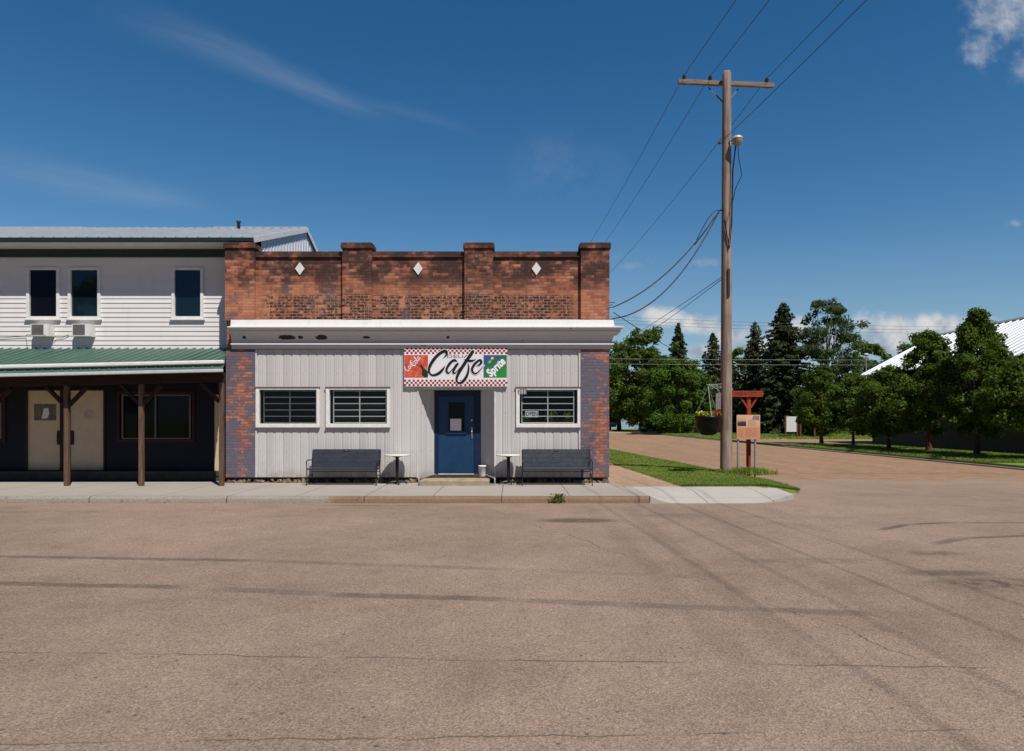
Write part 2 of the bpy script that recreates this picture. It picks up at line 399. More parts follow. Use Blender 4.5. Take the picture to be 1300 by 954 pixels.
def GR(px, py):
    d = F * (CAMH + .15) / (py - HOR); return PX(px, d), d
def road_fn(t):
    p = t.pos(); x, y, z = t.xyz(p)
    w1 = t.noise(p, .8, 3); w2 = t.noise(p, .8, 3, .5, 0, 1)
    sp = t.noise(p, 62., 3, .8); sp2 = t.vor(p, 85.); big = t.noise(p, .22, 5, .6); mid = t.noise(p, 2.4, 6, .7)
    c = t.mix(t.step(big, .36, .64), (.236, .170, .125), (.296, .215, .160))
    c = t.mix(t.step(mid, .35, .75, 0., .35), c, (.335, .243, .190))
    cell = t.vor(p, 85., 'F1', 1)
    cs = t.n('ShaderNodeSeparateColor'); t.put(cs.inputs[0], cell)
    c = t.mix(1., c, t.ramp(cs.outputs[0], [(0, (.66, .65, .64)), (.45, (.96, .96, .96)), (.8, (1.1, 1.09, 1.08)), (1, (1.42, 1.38, 1.34))]), 'MULTIPLY')
    c = t.mix(1., c, t.ramp(sp, [(.25, (.80, .80, .80)), (.75, (1.18, 1.18, 1.18))]), 'MULTIPLY')
    pt = t.noise(p, 1.1, 5, .7); c = t.mix(1., c, t.ramp(pt, [(.28, (.86, .86, .86)), (.5, (1, 1, 1)), (.72, (1.10, 1.09, 1.07))]), 'MULTIPLY')
    frag = t.noise(p, 5., 6, .75); frag2 = t.noise(p, .55, 3)
    jx = t.add(x, t.mul(t.sub(t.noise(p, 1.6, 3), .5), .10)); jy = t.add(y, t.mul(t.sub(t.noise(t.comb(x, y, 9.), 1.6, 3), .5), .10))
    def seg(a, b, w, soft):
        ax, ay = GR(*a); bx, by = GR(*b); dx, dy = bx - ax, by - ay; L = math.hypot(dx, dy); dx /= L; dy /= L
        al = t.add(t.mul(t.sub(jx, ax), dx), t.mul(t.sub(jy, ay), dy))
        ds = t.m('ABSOLUTE', t.add(t.mul(t.sub(jx, ax), -dy), t.mul(t.sub(jy, ay), dx)))
        k = t.sub(1., t.step(ds, w * .5, w * .5 + soft))
        e = t.mul(t.step(al, -.2, .3), t.sub(1., t.step(al, L - .3, L + .2)))
        return t.mul(k, e)
    acc = None
    def put(mask, s, fr=.5):
        nonlocal acc
        s = min(.8, s * 1.2)
        mk = t.mul(mask, t.mul(t.step(frag, .28, .62, 1 - fr, 1.), s))
        acc = mk if acc is None else t.mx(acc, mk)
    T = [((-300, 702), (335, 712), .11, .05, .50), ((335, 712.5), (650, 723), .11, .06, .26), ((650, 723.5), (900, 733), .11, .08, .13),
         ((-200, 736), (232, 746), .12, .05, .50), ((275, 748), (416, 754), .13, .06, .36), ((416, 755), (650, 761.5), .13, .05, .48), ((650, 762), (1120, 780), .13, .07, .34), ((1120, 780), (1400, 786), .13, .1, .1),
         ((750, 645), (950, 850), .12, .16, .13), ((795, 645), (1055, 862), .12, .16, .16), ((880, 642), (1250, 850), .13, .18, .12), ((955, 638), (1340, 800), .14, .2, .10), ((720, 800), (1000, 720), .3, .4, .06),
         ((1117, 673), (1152, 666), .10, .05, .62), ((1152, 666), (1215, 663.5), .08, .05, .6), ((1215, 663.5), (1320, 664), .08, .05, .45),
         ((1187, 691), (1222, 683.5), .12, .06, .55), ((1222, 683.5), (1330, 679), .10, .05, .55), ((1080, 700), (1160, 690), .3, .3, .15)]
    for a, b, w, s, k in T: put(seg(a, b, w, s), k)
    def blot(px, py, rx, ry, s, thr=.5):
        cx, cy = GR(px, py); dx = t.m('DIVIDE', t.sub(x, cx), rx); dy = t.m('DIVIDE', t.sub(y, cy), ry)
        r = t.m('SQRT', t.add(t.mul(dx, dx), t.mul(dy, dy)))
        put(t.mul(t.sub(1., t.step(r, .35, 1.)), t.step(mid, thr - .12, thr + .06)), s, .2)
    blot(735, 661, 1.05, .40, .62, .40); blot(1265, 742, .95, .45, .75, .48); blot(1205, 728, .8, .25, .5, .5); blot(1185, 703, .55, .3, .45, .5)
    blot(1050, 712, 1.6, .25, .3, .52); blot(60, 650, 2.5, .3, .25, .55); blot(470, 642, 1.6, .15, .55, .5); blot(1095, 628, 1.7, .6, .3, .5); blot(850, 655, 1.3, .5, .25, .5); blot(1140, 700, .6, .3, .25, .5)
    c = t.mix(acc, c, (.055, .047, .042))
    # long thin transverse cracks
    def crack(y0, slope, amp, w, k):
        ly = t.sub(y, t.add(y0, t.mul(x, slope)))
        ly = t.add(ly, t.mul(t.sub(t.noise(t.comb(x, y0, 0.), 1.3, 6, .65), .5), amp))
        ck = t.mul(t.sub(1., t.step(t.m('ABSOLUTE', ly), w * .4, w)), t.mul(t.step(t.noise(t.comb(x, y0 * 3, 0.), .9, 3), .36, .52), k))
        return ck
    ck = t.mx(crack(5.21, -.048, .22, .013, .75), t.mx(crack(12.9, -.01, .35, .016, .45), crack(3.95, .03, .25, .012, .6)))
    lx = t.add(t.sub(x, 1.2), t.add(t.mul(t.sub(y, 10.), .42), t.mul(t.sub(t.noise(t.comb(y, 3., 0.), .9, 6, .65), .5), .8)))
    ck = t.mx(ck, t.mul(t.mul(t.sub(1., t.step(t.m('ABSOLUTE', lx), .006, .016)), t.step(frag2, .45, .6)), .6))
    c = t.mix(ck, c, (.05, .04, .034))
    # dust and grit gathered beside the kerb
    g = t.mul(t.step(y, 14.2, 15.1), t.step(mid, .3, .6)); c = t.mix(t.mul(g, .45), c, (.30, .215, .15))
    gn = t.noise(p, .8, 6, .7); gr = t.step(t.add(y, t.add(t.mul(t.sub(gn, .5), 5.5), t.mul(t.sub(mid, .5), 1.6))), 20.6, 21.5); gc = t.mix(t.noise(p, .35, 6, .65), (.250, .155, .094), (.315, .20, .124)); gc = t.mix(1., gc, t.ramp(mid, [(.25, (.78, .78, .78)), (.75, (1.25, 1.24, 1.22))]), 'MULTIPLY'); c = t.mix(gr, c, gc)
    peb = t.mul(t.step(t.white(t.comb(t.m('FLOOR', t.mul(x, 40.)), t.m('FLOOR', t.mul(y, 40.)), 0.)), .9985, .999), .7); c = t.mix(peb, c, (.06, .05, .045))
    h = t.add(t.mul(sp, .6), t.mul(sp2, .6))
    return t.bsdf(c, .92, .15, 0, t.bump(h, .5, .012))
M_road = mat('worn_chipseal_road', road_fn)
def gravel_fn(a, b):
    def fn(t):
        p = t.pos(); x, y, z = t.xyz(p)
        n = t.noise(p, .35, 6, .65); n2 = t.noise(p, 18., 5, .8); tr = t.noise(t.comb(t.mul(x, 1.3), t.mul(y, .07), 0.), 1., 4)
        c = t.mix(n, a, b); c = t.mix(t.step(tr, .4, .7, 0, .45), c, tuple(q * 1.18 for q in b)); md = t.noise(p, 2.6, 6, .75); c = t.mix(1., c, t.ramp(md, [(.25, (.74, .74, .74)), (.5, (1, 1, 1)), (.75, (1.25, 1.24, 1.22))]), 'MULTIPLY')
        c = t.mix(1., c, t.ramp(n2, [(.2, (.62, .62, .62)), (.5, (1, 1, 1)), (.8, (1.35, 1.32, 1.3))]), 'MULTIPLY')
        return t.bsdf(c, .95, .1, 0, t.bump(n2, .6, .03))
    return fn
M_gravel = mat('tan_gravel', gravel_fn((.250, .155, .094), (.315, .20, .124)))
M_path = mat('sandy_path', gravel_fn((.31, .21, .14), (.39, .27, .185)))
def turf_fn(t):
    p = t.pos(); n = t.noise(p, .5, 5, .65); n2 = t.noise(p, 11., 5, .8)
    c = t.mix(n, (.14, .20, .036), (.20, .245, .06)); c = t.mix(t.step(n2, .55, .75, 0, .5), c, (.16, .17, .06))
    c = t.mix(1., c, t.ramp(n2, [(.2, (.6, .6, .6)), (.8, (1.3, 1.3, 1.3))]), 'MULTIPLY')
    return t.bsdf(c, .95, .1, 0, t.bump(n2, .6, .04))
M_turf = mat('mown_turf', turf_fn)
M_ground = mat('prairie_ground', lambda t: t.bsdf(t.mix(t.noise(t.pos(), .02, 5), (.06, .085, .028), (.12, .12, .05)), .95, .1))

def leaf_fn(a, b, trans=.38, gloss=.12):
    def fn(t):
        r = t.rnd_island(); p = t.pos(); n = t.noise(p, .55, 3)
        f = t.m('ADD', t.mul(r, .6), t.mul(t.step(n, .3, .7), .4))
        c = t.mix(f, a, b)
        d = t.bsdf(c, .55, gloss)
        tl = t.n('ShaderNodeBsdfTranslucent'); t.put(tl.inputs[0], t.mix(1., c, (1.3, 1.5, .5), 'MULTIPLY'))
        m = t.n('ShaderNodeMixShader'); m.inputs[0].default_value = trans
        t.L.new(d, m.inputs[1]); t.L.new(tl.outputs[0], m.inputs[2]); return m.outputs[0]
    return fn
M_leaf_row = mat('deep_green_leaves', leaf_fn((.028, .054, .009), (.135, .190, .030)))
M_leaf_mid = mat('mid_green_leaves', leaf_fn((.034, .066, .011), (.14, .19, .028)))
M_leaf_lite = mat('light_green_leaves', leaf_fn((.040, .085, .014), (.125, .20, .034)))
M_leaf_grey = mat('grey_green_leaves', leaf_fn((.040, .068, .030), (.12, .155, .070)))
M_needle = mat('spruce_needles', leaf_fn((.017, .032, .012), (.095, .108, .042), .18, .1))
M_needle2 = mat('spruce_needles_brownish', leaf_fn((.026, .038, .014), (.135, .132, .054), .18, .1))
def blade_fn(t):
    r = t.rnd_island(); p = t.pos(); n = t.noise(p, .9, 5, .7); dry = t.step(t.add(n, t.mul(t.sub(r, .5), .25)), .50, .64)
    c = t.mix(r, (.15, .235, .034), (.29, .39, .075)); c = t.mix(t.mul(dry, .55), c, (.36, .31, .12))
    d = t.bsdf(c, .6, .1); tl = t.n('ShaderNodeBsdfTranslucent'); t.put(tl.inputs[0], c)
    m = t.n('ShaderNodeMixShader'); m.inputs[0].default_value = .45; t.L.new(d, m.inputs[1]); t.L.new(tl.outputs[0], m.inputs[2]); return m.outputs[0]
M_blade = mat('grass_blades', blade_fn)
M_weed = mat('weed_leaves', leaf_fn((.09, .15, .022), (.19, .25, .05), .35, .15))
M_bark = plain('tree_bark', (.085, .06, .045), .9, .1, 0, .4, 14)
M_redbark = plain('reddish_bark', (.13, .055, .038), .85, .15, 0, .35, 14)
M_birch = plain('pale_bark', (.33, .29, .25), .85, .15, 0, .3, 6)
M_stone = plain('rubble_stone', (.20, .15, .10), .9, .15, 0, .35, 9)
M_cable = plain('black_cable', (.012, .012, .014), .5, .3)
M_thincable = plain('grey_cable', (.05, .055, .065), .5, .3)
# ------------------------------------------------------------------ camera, sun, sky
cam = bpy.data.cameras.new('camera'); co = bpy.data.objects.new('camera', cam); C.objects.link(co)
co.location = (0, 0, CAMH); co.rotation_euler = (R(90), 0, 0)
cam.sensor_width = 36; cam.sensor_fit = 'HORIZONTAL'; cam.lens = 36 * F / 1300; cam.shift_y = (HOR - 477) / 1300; cam.clip_end = 6000; cam.clip_start = .05
scene.camera = co
sl = bpy.data.lights.new('sun', 'SUN'); so = bpy.data.objects.new('sun', sl); C.objects.link(so)
sl.energy = 5.0; sl.angle = R(.53); sl.color = (1, .955, .90)
sd = Vector((math.sin(SUN_AZ) * math.cos(SUN_EL), -math.cos(SUN_AZ) * math.cos(SUN_EL), math.sin(SUN_EL)))
so.rotation_euler = sd.to_track_quat('Z', 'Y').to_euler(); so.location = (20, -30, 60)
scene.view_settings.view_transform = 'Standard'; scene.view_settings.look = 'None'; scene.view_settings.exposure = 0; scene.view_settings.gamma = 1
world = bpy.data.worlds.new('World'); scene.world = world; world.use_nodes = True; world.cycles.sampling_method = 'MANUAL'; world.cycles.sample_map_resolution = 512; scene.cycles.max_bounces = 7; scene.cycles.diffuse_bounces = 3; scene.cycles.glossy_bounces = 3; scene.cycles.transmission_bounces = 3
wt = world.node_tree; wt.nodes.clear(); W = NT(wt)
sky = W.n('ShaderNodeTexSky', sky_type='NISHITA'); sky.sun_disc = False; sky.sun_elevation = SUN_EL; sky.sun_rotation = math.pi - SUN_AZ
sky.altitude = 800; sky.air_density = 1.0; sky.dust_density = .25; sky.ozone_density = 2.2
gen = W.n('ShaderNodeTexCoord').outputs['Generated']; gx, gy, gz = W.xyz(gen)
front = W.step(gy, .12, .25); gyc = W.mx(gy, .1); U = W.m('DIVIDE', gx, gyc); V = W.m('DIVIDE', gz, gyc)
uv = W.comb(U, V, 0.)
hs = W.n('ShaderNodeHueSaturation'); hs.inputs['Saturation'].default_value = 1.17; hs.inputs['Value'].default_value = 1.; W.L.new(sky.outputs[0], hs.inputs['Color'])
# clear polarised-looking sky: deeper towards the zenith
elev = W.step(gz, .0, .62)
skc = W.mix(1., hs.outputs[0], W.ramp(elev, [(0, (.90, .96, .95)), (.25, (.83, 1.01, 1.02)), (.55, (.60, .95, 1.03)), (1, (.37, .84, .98))]), 'MULTIPLY')
bk = W.step(gy, -.25, .35, .22, 1.)       # sky behind the camera dimmed and tinted blue to cut the fill light
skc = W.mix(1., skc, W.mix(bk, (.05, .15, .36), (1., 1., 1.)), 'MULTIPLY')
def uvp(px, py): return (px - CX) / F, (HOR - py) / F
nb = W.noise(uv, 14., 8, .6, .3); nf = W.noise(uv, 46., 6, .6)
def ell(px, py, rx, ry, amp=1.):
    u0, v0 = uvp(px, py)
    dx = W.m('DIVIDE', W.sub(U, u0), rx / F); dy = W.m('DIVIDE', W.sub(V, v0), ry / F)
    return W.mul(W.sub(1., W.m('SQRT', W.add(W.mul(dx, dx), W.mul(dy, dy)))), amp)
def union(L):
    a = L[0]
    for b in L[1:]: a = W.mx(a, b)
    return a
low = union([ell(838, 404, 40, 18), ell(893, 412, 44, 20, .9), ell(930, 428, 38, 22, .9), ell(892, 447, 30, 16), ell(820, 425, 30, 18, .7), ell(1005, 425, 48, 26), ell(1065, 440, 60, 26), ell(1128, 420, 70, 28), ell(1195, 413, 62, 20), ell(960, 440, 60, 24), ell(1110, 440, 60, 22),
             ell(1235, 406, 45, 9, .8), ell(1290, 440, 80, 22), ell(720, 440, 60, 20), ell(1450, 430, 120, 30), ell(560, 440, 80, 20), ell(300, 430, 150, 22), ell(-60, 440, 120, 26)])
hi = union([ell(1275, 18, 64, 52), ell(1250, 58, 34, 32, .7), ell(1300, 84, 26, 34, .6), ell(1350, 30, 80, 70), ell(1290, 283, 17, 8, .8), ell(1350, 283, 40, 12)])
wispc = union([ell(893, 333, 26, 9, .7), ell(805, 338, 34, 8, .7), ell(775, 330, 30, 10, .5)])
dl = W.step(W.add(low, W.mul(W.sub(W.add(W.mul(nb, .75), W.mul(nf, .25)), .5), 2.2)), .06, .78)
dh = W.step(W.add(hi, W.mul(W.sub(W.add(W.mul(nb, .6), W.mul(nf, .4)), .5), 2.4)), .0, 1.15)
dw = W.mul(W.step(W.add(wispc, W.mul(W.sub(nf, .5), 2.0)), .1, .9), .38)
# high thin cirrus streaks
def streak(a, b, w0, w1, amp, st=18.):
    (ax, ay), (bx, by) = uvp(*a), uvp(*b); dx, dy = bx - ax, by - ay; L = math.hypot(dx, dy); dx /= L; dy /= L
    al = W.add(W.mul(W.sub(U, ax), dx), W.mul(W.sub(V, ay), dy)); pr = W.add(W.mul(W.sub(U, ax), -dy), W.mul(W.sub(V, ay), dx))
    pr = W.add(pr, W.mul(W.sub(W.noise(uv, 5., 3), .5), .035))
    tt = W.m('DIVIDE', al, L); hw = W.add(w0 / F, W.mul(tt, (w1 - w0) / F))
    k = W.sub(1., W.step(W.m('DIVIDE', W.m('ABSOLUTE', pr), hw), .0, 1.)); e = W.mul(W.step(tt, 0., .55), W.sub(1., W.step(tt, .72, 1.)))
    fib = W.noise(W.comb(W.mul(al, 4.), W.mul(pr, 60.), 0.), 1., 5, .65)
    return W.mul(W.mul(W.mul(k, e), W.step(fib, .2, .75, .35, 1.)), amp)
ci = W.mx(W.mx(streak((90, -10), (525, 160), 44, 16, .18), streak((-120, 195), (300, 262), 50, 20, .17)), W.mx(streak((330, 85), (620, 175), 16, 10, .07), W.mul(W.step(ell(712, 212, 110, 60), 0., 1.), W.mul(W.step(W.noise(uv, 7., 6, .7), .35, .8), .19))))
shade = W.step(W.add(W.noise(W.comb(W.mul(U, 1.), W.add(V, .012), 0.), 14., 8, .6), W.mul(W.sub(V, .105), 2.2)), .40, .66)
ccol = W.mix(shade, (3.1, 3.7, 4.7), (8.3, 8.0, 7.8))
hcol = W.mix(W.step(nf, .35, .7), (3.6, 4.3, 5.4), (6.3, 6.5, 6.9))
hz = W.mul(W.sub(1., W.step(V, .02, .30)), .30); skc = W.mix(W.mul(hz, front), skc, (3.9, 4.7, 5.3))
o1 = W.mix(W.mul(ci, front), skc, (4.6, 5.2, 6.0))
o1 = W.mix(W.mul(dw, front), o1, (4.4, 4.6, 5.3))
o1 = W.mix(W.mul(W.mul(dh, .75), front), o1, hcol)
o1 = W.mix(W.mul(W.mul(dl, .88), front), o1, ccol)
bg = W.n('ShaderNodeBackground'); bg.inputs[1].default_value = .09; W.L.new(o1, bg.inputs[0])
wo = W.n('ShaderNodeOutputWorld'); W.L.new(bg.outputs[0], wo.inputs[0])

# ------------------------------------------------------------------ ground, roads, pavements
def flat(name, pts, z, m, kind='structure', skirt=None):
    b = MB(); b.face([(x, y, z) for x, y in pts])
    if skirt is not None:
        n = len(pts)
        for i in range(n):
            a, c = pts[i], pts[(i + 1) % n]; b.face([(a[0], a[1], z), (c[0], c[1], z), (c[0], c[1], skirt), (a[0], a[1], skirt)])
    return tag(b.build(name, m), kind=kind)
KY = 15.08
flat('ground', [(-2500, -1500), (2500, -1500), (2500, 3500), (-2500, 3500)], -.22, M_ground)
def lx_out(y): return 7.4 - .075 * (y - 22)
def lx_in(y): return 4.35 - .05 * (y - 17.3)
flat('road', [(-220, -14), (260, -14), (260, 16), (60, 24.5), (5.5, 24.5), (2.0, 16), (-220, 16)], -.15, M_road)
flat('gravel_road', [(3.6, 23.6), (18.92, 23.6), (60, 19.), (260, 15.8), (260, 40), (18.92, 30), (18.92, 118), (-3.0, 118), (2.6, 60)], -.146, M_gravel)
flat('side_lane', [(18.85, 47.5), (120, 47.5), (120, 60.5), (18.85, 60.5)], .012, M_gravel)
flat('cross_road', [(-150, 101), (150, 101), (150, 112), (-150, 112)], -.142, M_gravel)
# sidewalk with a rounded worn kerb; slab runs under the porch
sb = MB()
prof = [(KY, -.15), (KY + .015, -.06), (KY + .035, -.022), (KY + .075, -.004), (KY + .14, 0.)]
xs = [-80 + i * .76 for i in range(int((3.05 + 80) / .76) + 1)] + [3.05]
rngk = random.Random(3); vs = []; fs = []
for x in xs:
    j = rngk.uniform(-.012, .012) if x > -4 else rngk.uniform(-.004, .004); k = rngk.uniform(-.012, .003) if x > -4 else 0
    for (yy, zz) in prof: vs.append((x, yy + j, zz + (k if -.14 < zz < -.001 else 0)))
n = len(prof)
for i in range(len(xs) - 1):
    for k in range(n - 1): fs.append((i * n + k, (i + 1) * n + k, (i + 1) * n + k + 1, i * n + k + 1))
sb.add(vs, fs, 0)
sb.face([(3.05, yy, zz) for yy, zz in prof] + [(3.05, KY + .14, -.15)])
tag(sb.build('kerb', M_kerb), kind='structure')
flat('sidewalk', [(-80, KY + .10), (3.05, KY + .10), (3.05, 17.3), (2.62, 17.3), (2.62, 18.6), (-7.0, 18.6), (-7.0, 19.5), (-80, 19.5)], .001, M_walk)
# dropped corner: slab falls to the road, rounded right end
rb = MB(); nx, ny = 22, 8; vs = []
for i in range(nx + 1):
    for j in range(ny + 1):
        s = i / nx; t = j / ny
        x = 3.05 + s * 3.55; yb = 17.3 - max(0, s - .86) ** 1.3 * 4.; yf = KY - .02 + (max(0, s - .55) / .45) ** 2.4 * .95
        y = yf + (yb - yf) * t; drop = 1 - min(1., (t * (yb - yf)) / 1.25)
        z = .002 - .148 * max(0, drop) * (min(1, s / .12)) ** .8 if s < .72 else .002 - .148 * max(0, drop) * max(.35, 1 - (s - .72) / .3)
        vs.append((x, y, z))
rb.add(vs, [(i * (ny + 1) + j, (i + 1) * (ny + 1) + j, (i + 1) * (ny + 1) + j + 1, i * (ny + 1) + j + 1) for i in range(nx) for j in range(ny)], 0, True)
for i in range(nx):
    a, b = vs[i * (ny + 1)], vs[(i + 1) * (ny + 1)]; rb.face([a, b, (b[0], b[1], -.17), (a[0], a[1], -.17)])
for j in range(ny):
    a, b = vs[nx * (ny + 1) + j], vs[nx * (ny + 1) + j + 1]; rb.face([a, b, (b[0], b[1], -.17), (a[0], a[1], -.17)])
tag(rb.build('corner_ramp', M_ramp, fix=True), kind='structure')
flat('side_path', [(2.62, 17.3), (4.6, 17.3), (lx_in(58) + .3, 58), (.6, 58)], -.003, M_path, skirt=-.2)
# side lawn, gently banked
NL, MLn = 40, 8
def lawn_pt(s, t):
    y = 17.28 + t * 41
    xi = lx_in(y); xo = lx_out(y)
    if y < 20.5: k = (20.5 - y) / 3.22; xo -= .55 * k ** 2
    return xi + (xo - xi) * s, y
vs = []
for i in range(NL + 1):
    for j in range(MLn + 1):
        t = (i / NL) ** 1.7; s = j / MLn; x, y = lawn_pt(s, t); z = .012 + .07 * math.sin(math.pi * s) * min(1, t * 30 + .25) - .10 * max(0, s - .72) / .28
        vs.append((x, y, z))
lb = MB(); lb.add(vs, [(i * (MLn + 1) + j, i * (MLn + 1) + j + 1, (i + 1) * (MLn + 1) + j + 1, (i + 1) * (MLn + 1) + j) for i in range(NL) for j in range(MLn)], 0, True)
for i in range(NL):
    a, b = vs[i * (MLn + 1) + MLn], vs[(i + 1) * (MLn + 1) + MLn]; lb.face([a, b, (b[0] + .06, b[1], -.17), (a[0] + .06, a[1], -.17)])
for j in range(MLn):
    a, b = vs[j], vs[j + 1]; lb.face([a, b, (b[0], b[1] - .03, -.17), (a[0], a[1] - .03, -.17)])
tag(lb.build('side_lawn', M_turf), kind='structure')
# far side of the cross street
RX = 18.9
flat('park_lawn', [(RX, 60.5), (RX, 100.5), (160, 100.5), (160, 60.5)], 0., M_turf, skirt=-.2)
flat('verge_lawn', [(RX, 15), (RX, 47.5), (160, 47.5), (160, 15)], 0., M_turf, skirt=-.2)
flat('lane_base', [(RX, 47.5), (RX, 60.5), (160, 60.5), (160, 47.5)], .004, M_turf, skirt=-.2)
flat('park_path', [(23.0, 60.5), (24.6, 60.5), (24.6, 100.4), (23.0, 100.4)], .004, M_ramp)
flat('back_lawn', [(-150, 112), (200, 112), (200, 400), (-150, 400)], .0, M_turf, skirt=-.2)
kb = MB()
for a, b in ((15.2, 47.3), (60.7, 100.3)): kb.box(RX - .18, RX - .005, a, b, -.2, -.085)
tag(kb.build('far_kerb', M_walk), kind='structure')
flat('far_pavement', [(-60, 99.2), (RX - .3, 99.2), (RX - .3, 100.9), (-60, 100.9)], -.06, M_ramp, skirt=-.2)
flat('left_block', [(-100, 33), (.5, 33), (-1.5, 99), (-100, 99)], -.03, M_turf, skirt=-.2)
# ------------------------------------------------------------------ the brick cafe
D = 18.4
X = lambda px, d=D: PX(px, d)
Z = lambda py, d=D: PZ(py, d)
BL, BR = X(288), X(773)
P1, P2, P3, P4 = (X(288), X(325)), (X(436), X(473)), (X(590), X(626)), (X(737), X(773))
ZCB = Z(407); ZPT = Z(320); ZPL = Z(310)
cafe = empty('cafe_building', ((BL + BR) / 2, D, 0), 'single storey brick cafe with stepped parapet and pale ribbed front', 'building')
# parapet wall and the shell behind it
b = MB()
b.box(BL, BR, D, D + .32, Z(444), Z(327) - .002)                       # front parapet
b.box(BL, BL + .3, D + .321, 33, 0, 5.6); b.box(BR - .3, BR, D + .321, 33, 0, 5.6); b.box(BL + .301, BR - .301, 32.7, 33, 0, 5.6)
# recess behind the shopfront is closed at the sides by the corner piers
b.build('brick_wall', M_brick_up, cafe)
for a, c in (P1, P4):                                                     # lower corner piers
    b = MB(); b.box(a, c, D - .065, D + .318, Z(606), Z(443)); b.build('pilaster', M_brick_lo, cafe)
for a, c in (P1, P2, P3, P4):
    b = MB(); b.box(a, c, D - .12, D - .001, ZCB - .02, ZPL - .145); b.box(a + .01, c - .01, D + .001, D + .3, ZPT - .2, ZPL - .147)
    pl = b.build('pilaster', M_brick_up, cafe)
    b = MB(); b.prism([(a - .035, ZPL - .145), (c + .035, ZPL - .145), (c + .035, ZPL - .02), (c - .01, ZPL), (a + .01, ZPL), (a - .035, ZPL - .02)], D - .16, D + .33)
    b.build('pilaster_cap', M_brick_up, pl)
for (a, c) in ((P1[1], P2[0]), (P2[1], P3[0]), (P3[1], P4[0])):
    b = MB(); b.box(a + .004, c - .004, D - .05, D + .34, Z(327), ZPT); b.build('parapet_coping', M_brick_up, cafe)
for px in (381, 531, 681):
    cx, cz, rx, rz = X(px), Z(341.5), .125, .175
    b = MB()
    b.add([(cx, D - .03, cz + rz), (cx + rx, D - .03, cz), (cx, D - .03, cz - rz), (cx - rx, D - .03, cz), (cx, D - .002, cz + rz), (cx + rx, D - .002, cz), (cx, D - .002, cz - rz), (cx - rx, D - .002, cz), ],
          [(0, 1, 2, 3), (0, 4, 5, 1), (1, 5, 6, 2), (2, 6, 7, 3), (3, 7, 4, 0)]); b.build('diamond_tile', M_trim, cafe)
# cornice: board, flared crown, frieze, mouldings; mitred return at the right end
prof = [(.0, 406.5, 0), (.10, 407, 0), (.125, 414.5, 0), (.34, 415.2, 0), (.34, 416.3, 0), (.31, 416.8, 1), (.245, 420.4, 1), (.262, 420.7, 0), (.262, 422.1, 0), (.20, 422.4, 1), (.13, 425.5, 1), (.075, 431, 1), (.055, 436.2, 1), (.115, 436.4, 0), (.115, 438.0, 0), (.055, 438.4, 1), (.05, 443.5, 1), (.0, 443.6, 1)]
b = MB(); xl = PX(288.3, D - .40)
for (p0, y0, m0), (p1, y1, m1) in zip(prof[:-1], prof[1:]):
    z0, z1 = Z(y0, D - p0), Z(y1, D - p1)
    # front face, right return (mitre) 
    b.face([(xl, D - p0 - .06, z0), (BR + p0, D - p0 - .06, z0), (BR + p1, D - p1 - .06, z1), (xl, D - p1 - .06, z1)], m1)
    b.face([(BR + p0, D - p0 - .06, z0), (BR + p0, D + .5, z0), (BR + p1, D + .5, z1), (BR + p1, D - p1 - .06, z1)], m1)
b.face([(xl, D - p - .06, Z(y, D - p)) for p, y, m in prof]); b.face([(BR + p, D + .5, Z(y, D - p)) for p, y, m in prof][::-1])
b.build('cornice', [M_trim, M_frieze], cafe, fix=False)
# ribbed metal siding with holes for the openings
def ribbed(b, p0, p1, z0, z1, ph=0., pitch=.227, deep=.012):
    p0, p1 = Vector(p0), Vector(p1); d = (p1 - p0); L = d.length; d.normalize(); nrm = Vector((d.y, -d.x))
    kn = [(.0, -deep), (.018, -deep), (.03, 0), (.05, 0), (.056, .006), (.066, .006), (.072, 0), (.10, 0), (.106, .006), (.116, .006), (.122, 0), (.15, 0), (.156, .006), (.166, .006), (.172, 0), (.215, 0)]
    def h(s):
        q = (s + ph) % pitch
        kk = kn + [(pitch, -deep)]
        for (a, ha), (c, hc) in zip(kk[:-1], kk[1:]):
            if a <= q <= c: return ha + (hc - ha) * (q - a) / max(1e-6, c - a)
        return 0
    ss = {0., L}; k0 = math.floor(ph / pitch)
    for k in range(k0 - 1, int((L + ph) / pitch) + 2):
        for a, _ in kn:
            s = k * pitch + a - ph
            if 1e-4 < s < L - 1e-4: ss.add(s)
    ss = sorted(ss); vs = []
    for s in ss:
        q = p0 + d * s + nrm * h(s); vs += [(q.x, q.y, z0), (q.x, q.y, z1)]
    b.add(vs, [(2 * i, 2 * i + 2, 2 * i + 3, 2 * i + 1) for i in range(len(ss) - 1)])
WIN = [(325.7, 406, 492.6, 543), (414.3, 495, 492.6, 543), (655.2, 736.2, 492.6, 543)]
RC = (X(531), X(628)); SOF = 2.52
holes = [(X(a) + .02, X(c) - .02, Z(y1) + .02, Z(y0) - .02) for a, c, y0, y1 in WIN] + [(RC[0], RC[1], 0, SOF)]
SX0, SX1, SZ0, SZ1 = P1[1], P4[0], Z(606), Z(444)
b = MB(); YS = D - .02
for a, c, z0, z1 in rects(SX0, SX1, SZ0, SZ1, holes): ribbed(b, (a, YS), (c, YS), z0, z1, (a + 40) % .227)
DX0, DX1, YD = PX(551.5, 19.05), PX(610, 19.05), 19.05
ribbed(b, (RC[0], YS), (DX0, YD), .13, SOF + .05, .05); ribbed(b, (DX1, YD), (RC[1], YS), .13, SOF + .05, .05)
b.build('front_siding', M_siding, cafe, fix=False)
M_strim = plain('siding_trim', (.60, .58, .56), .5, .35, 0, .08)
for q_ in ((SX0 - .005, SX0 + .035), (SX1 - .05, SX1 + .004)):
    b = MB(); b.box(q_[0], q_[1], YS - .03, YS + .01, SZ0, SZ1); b.build('corner_trim', M_strim, cafe)
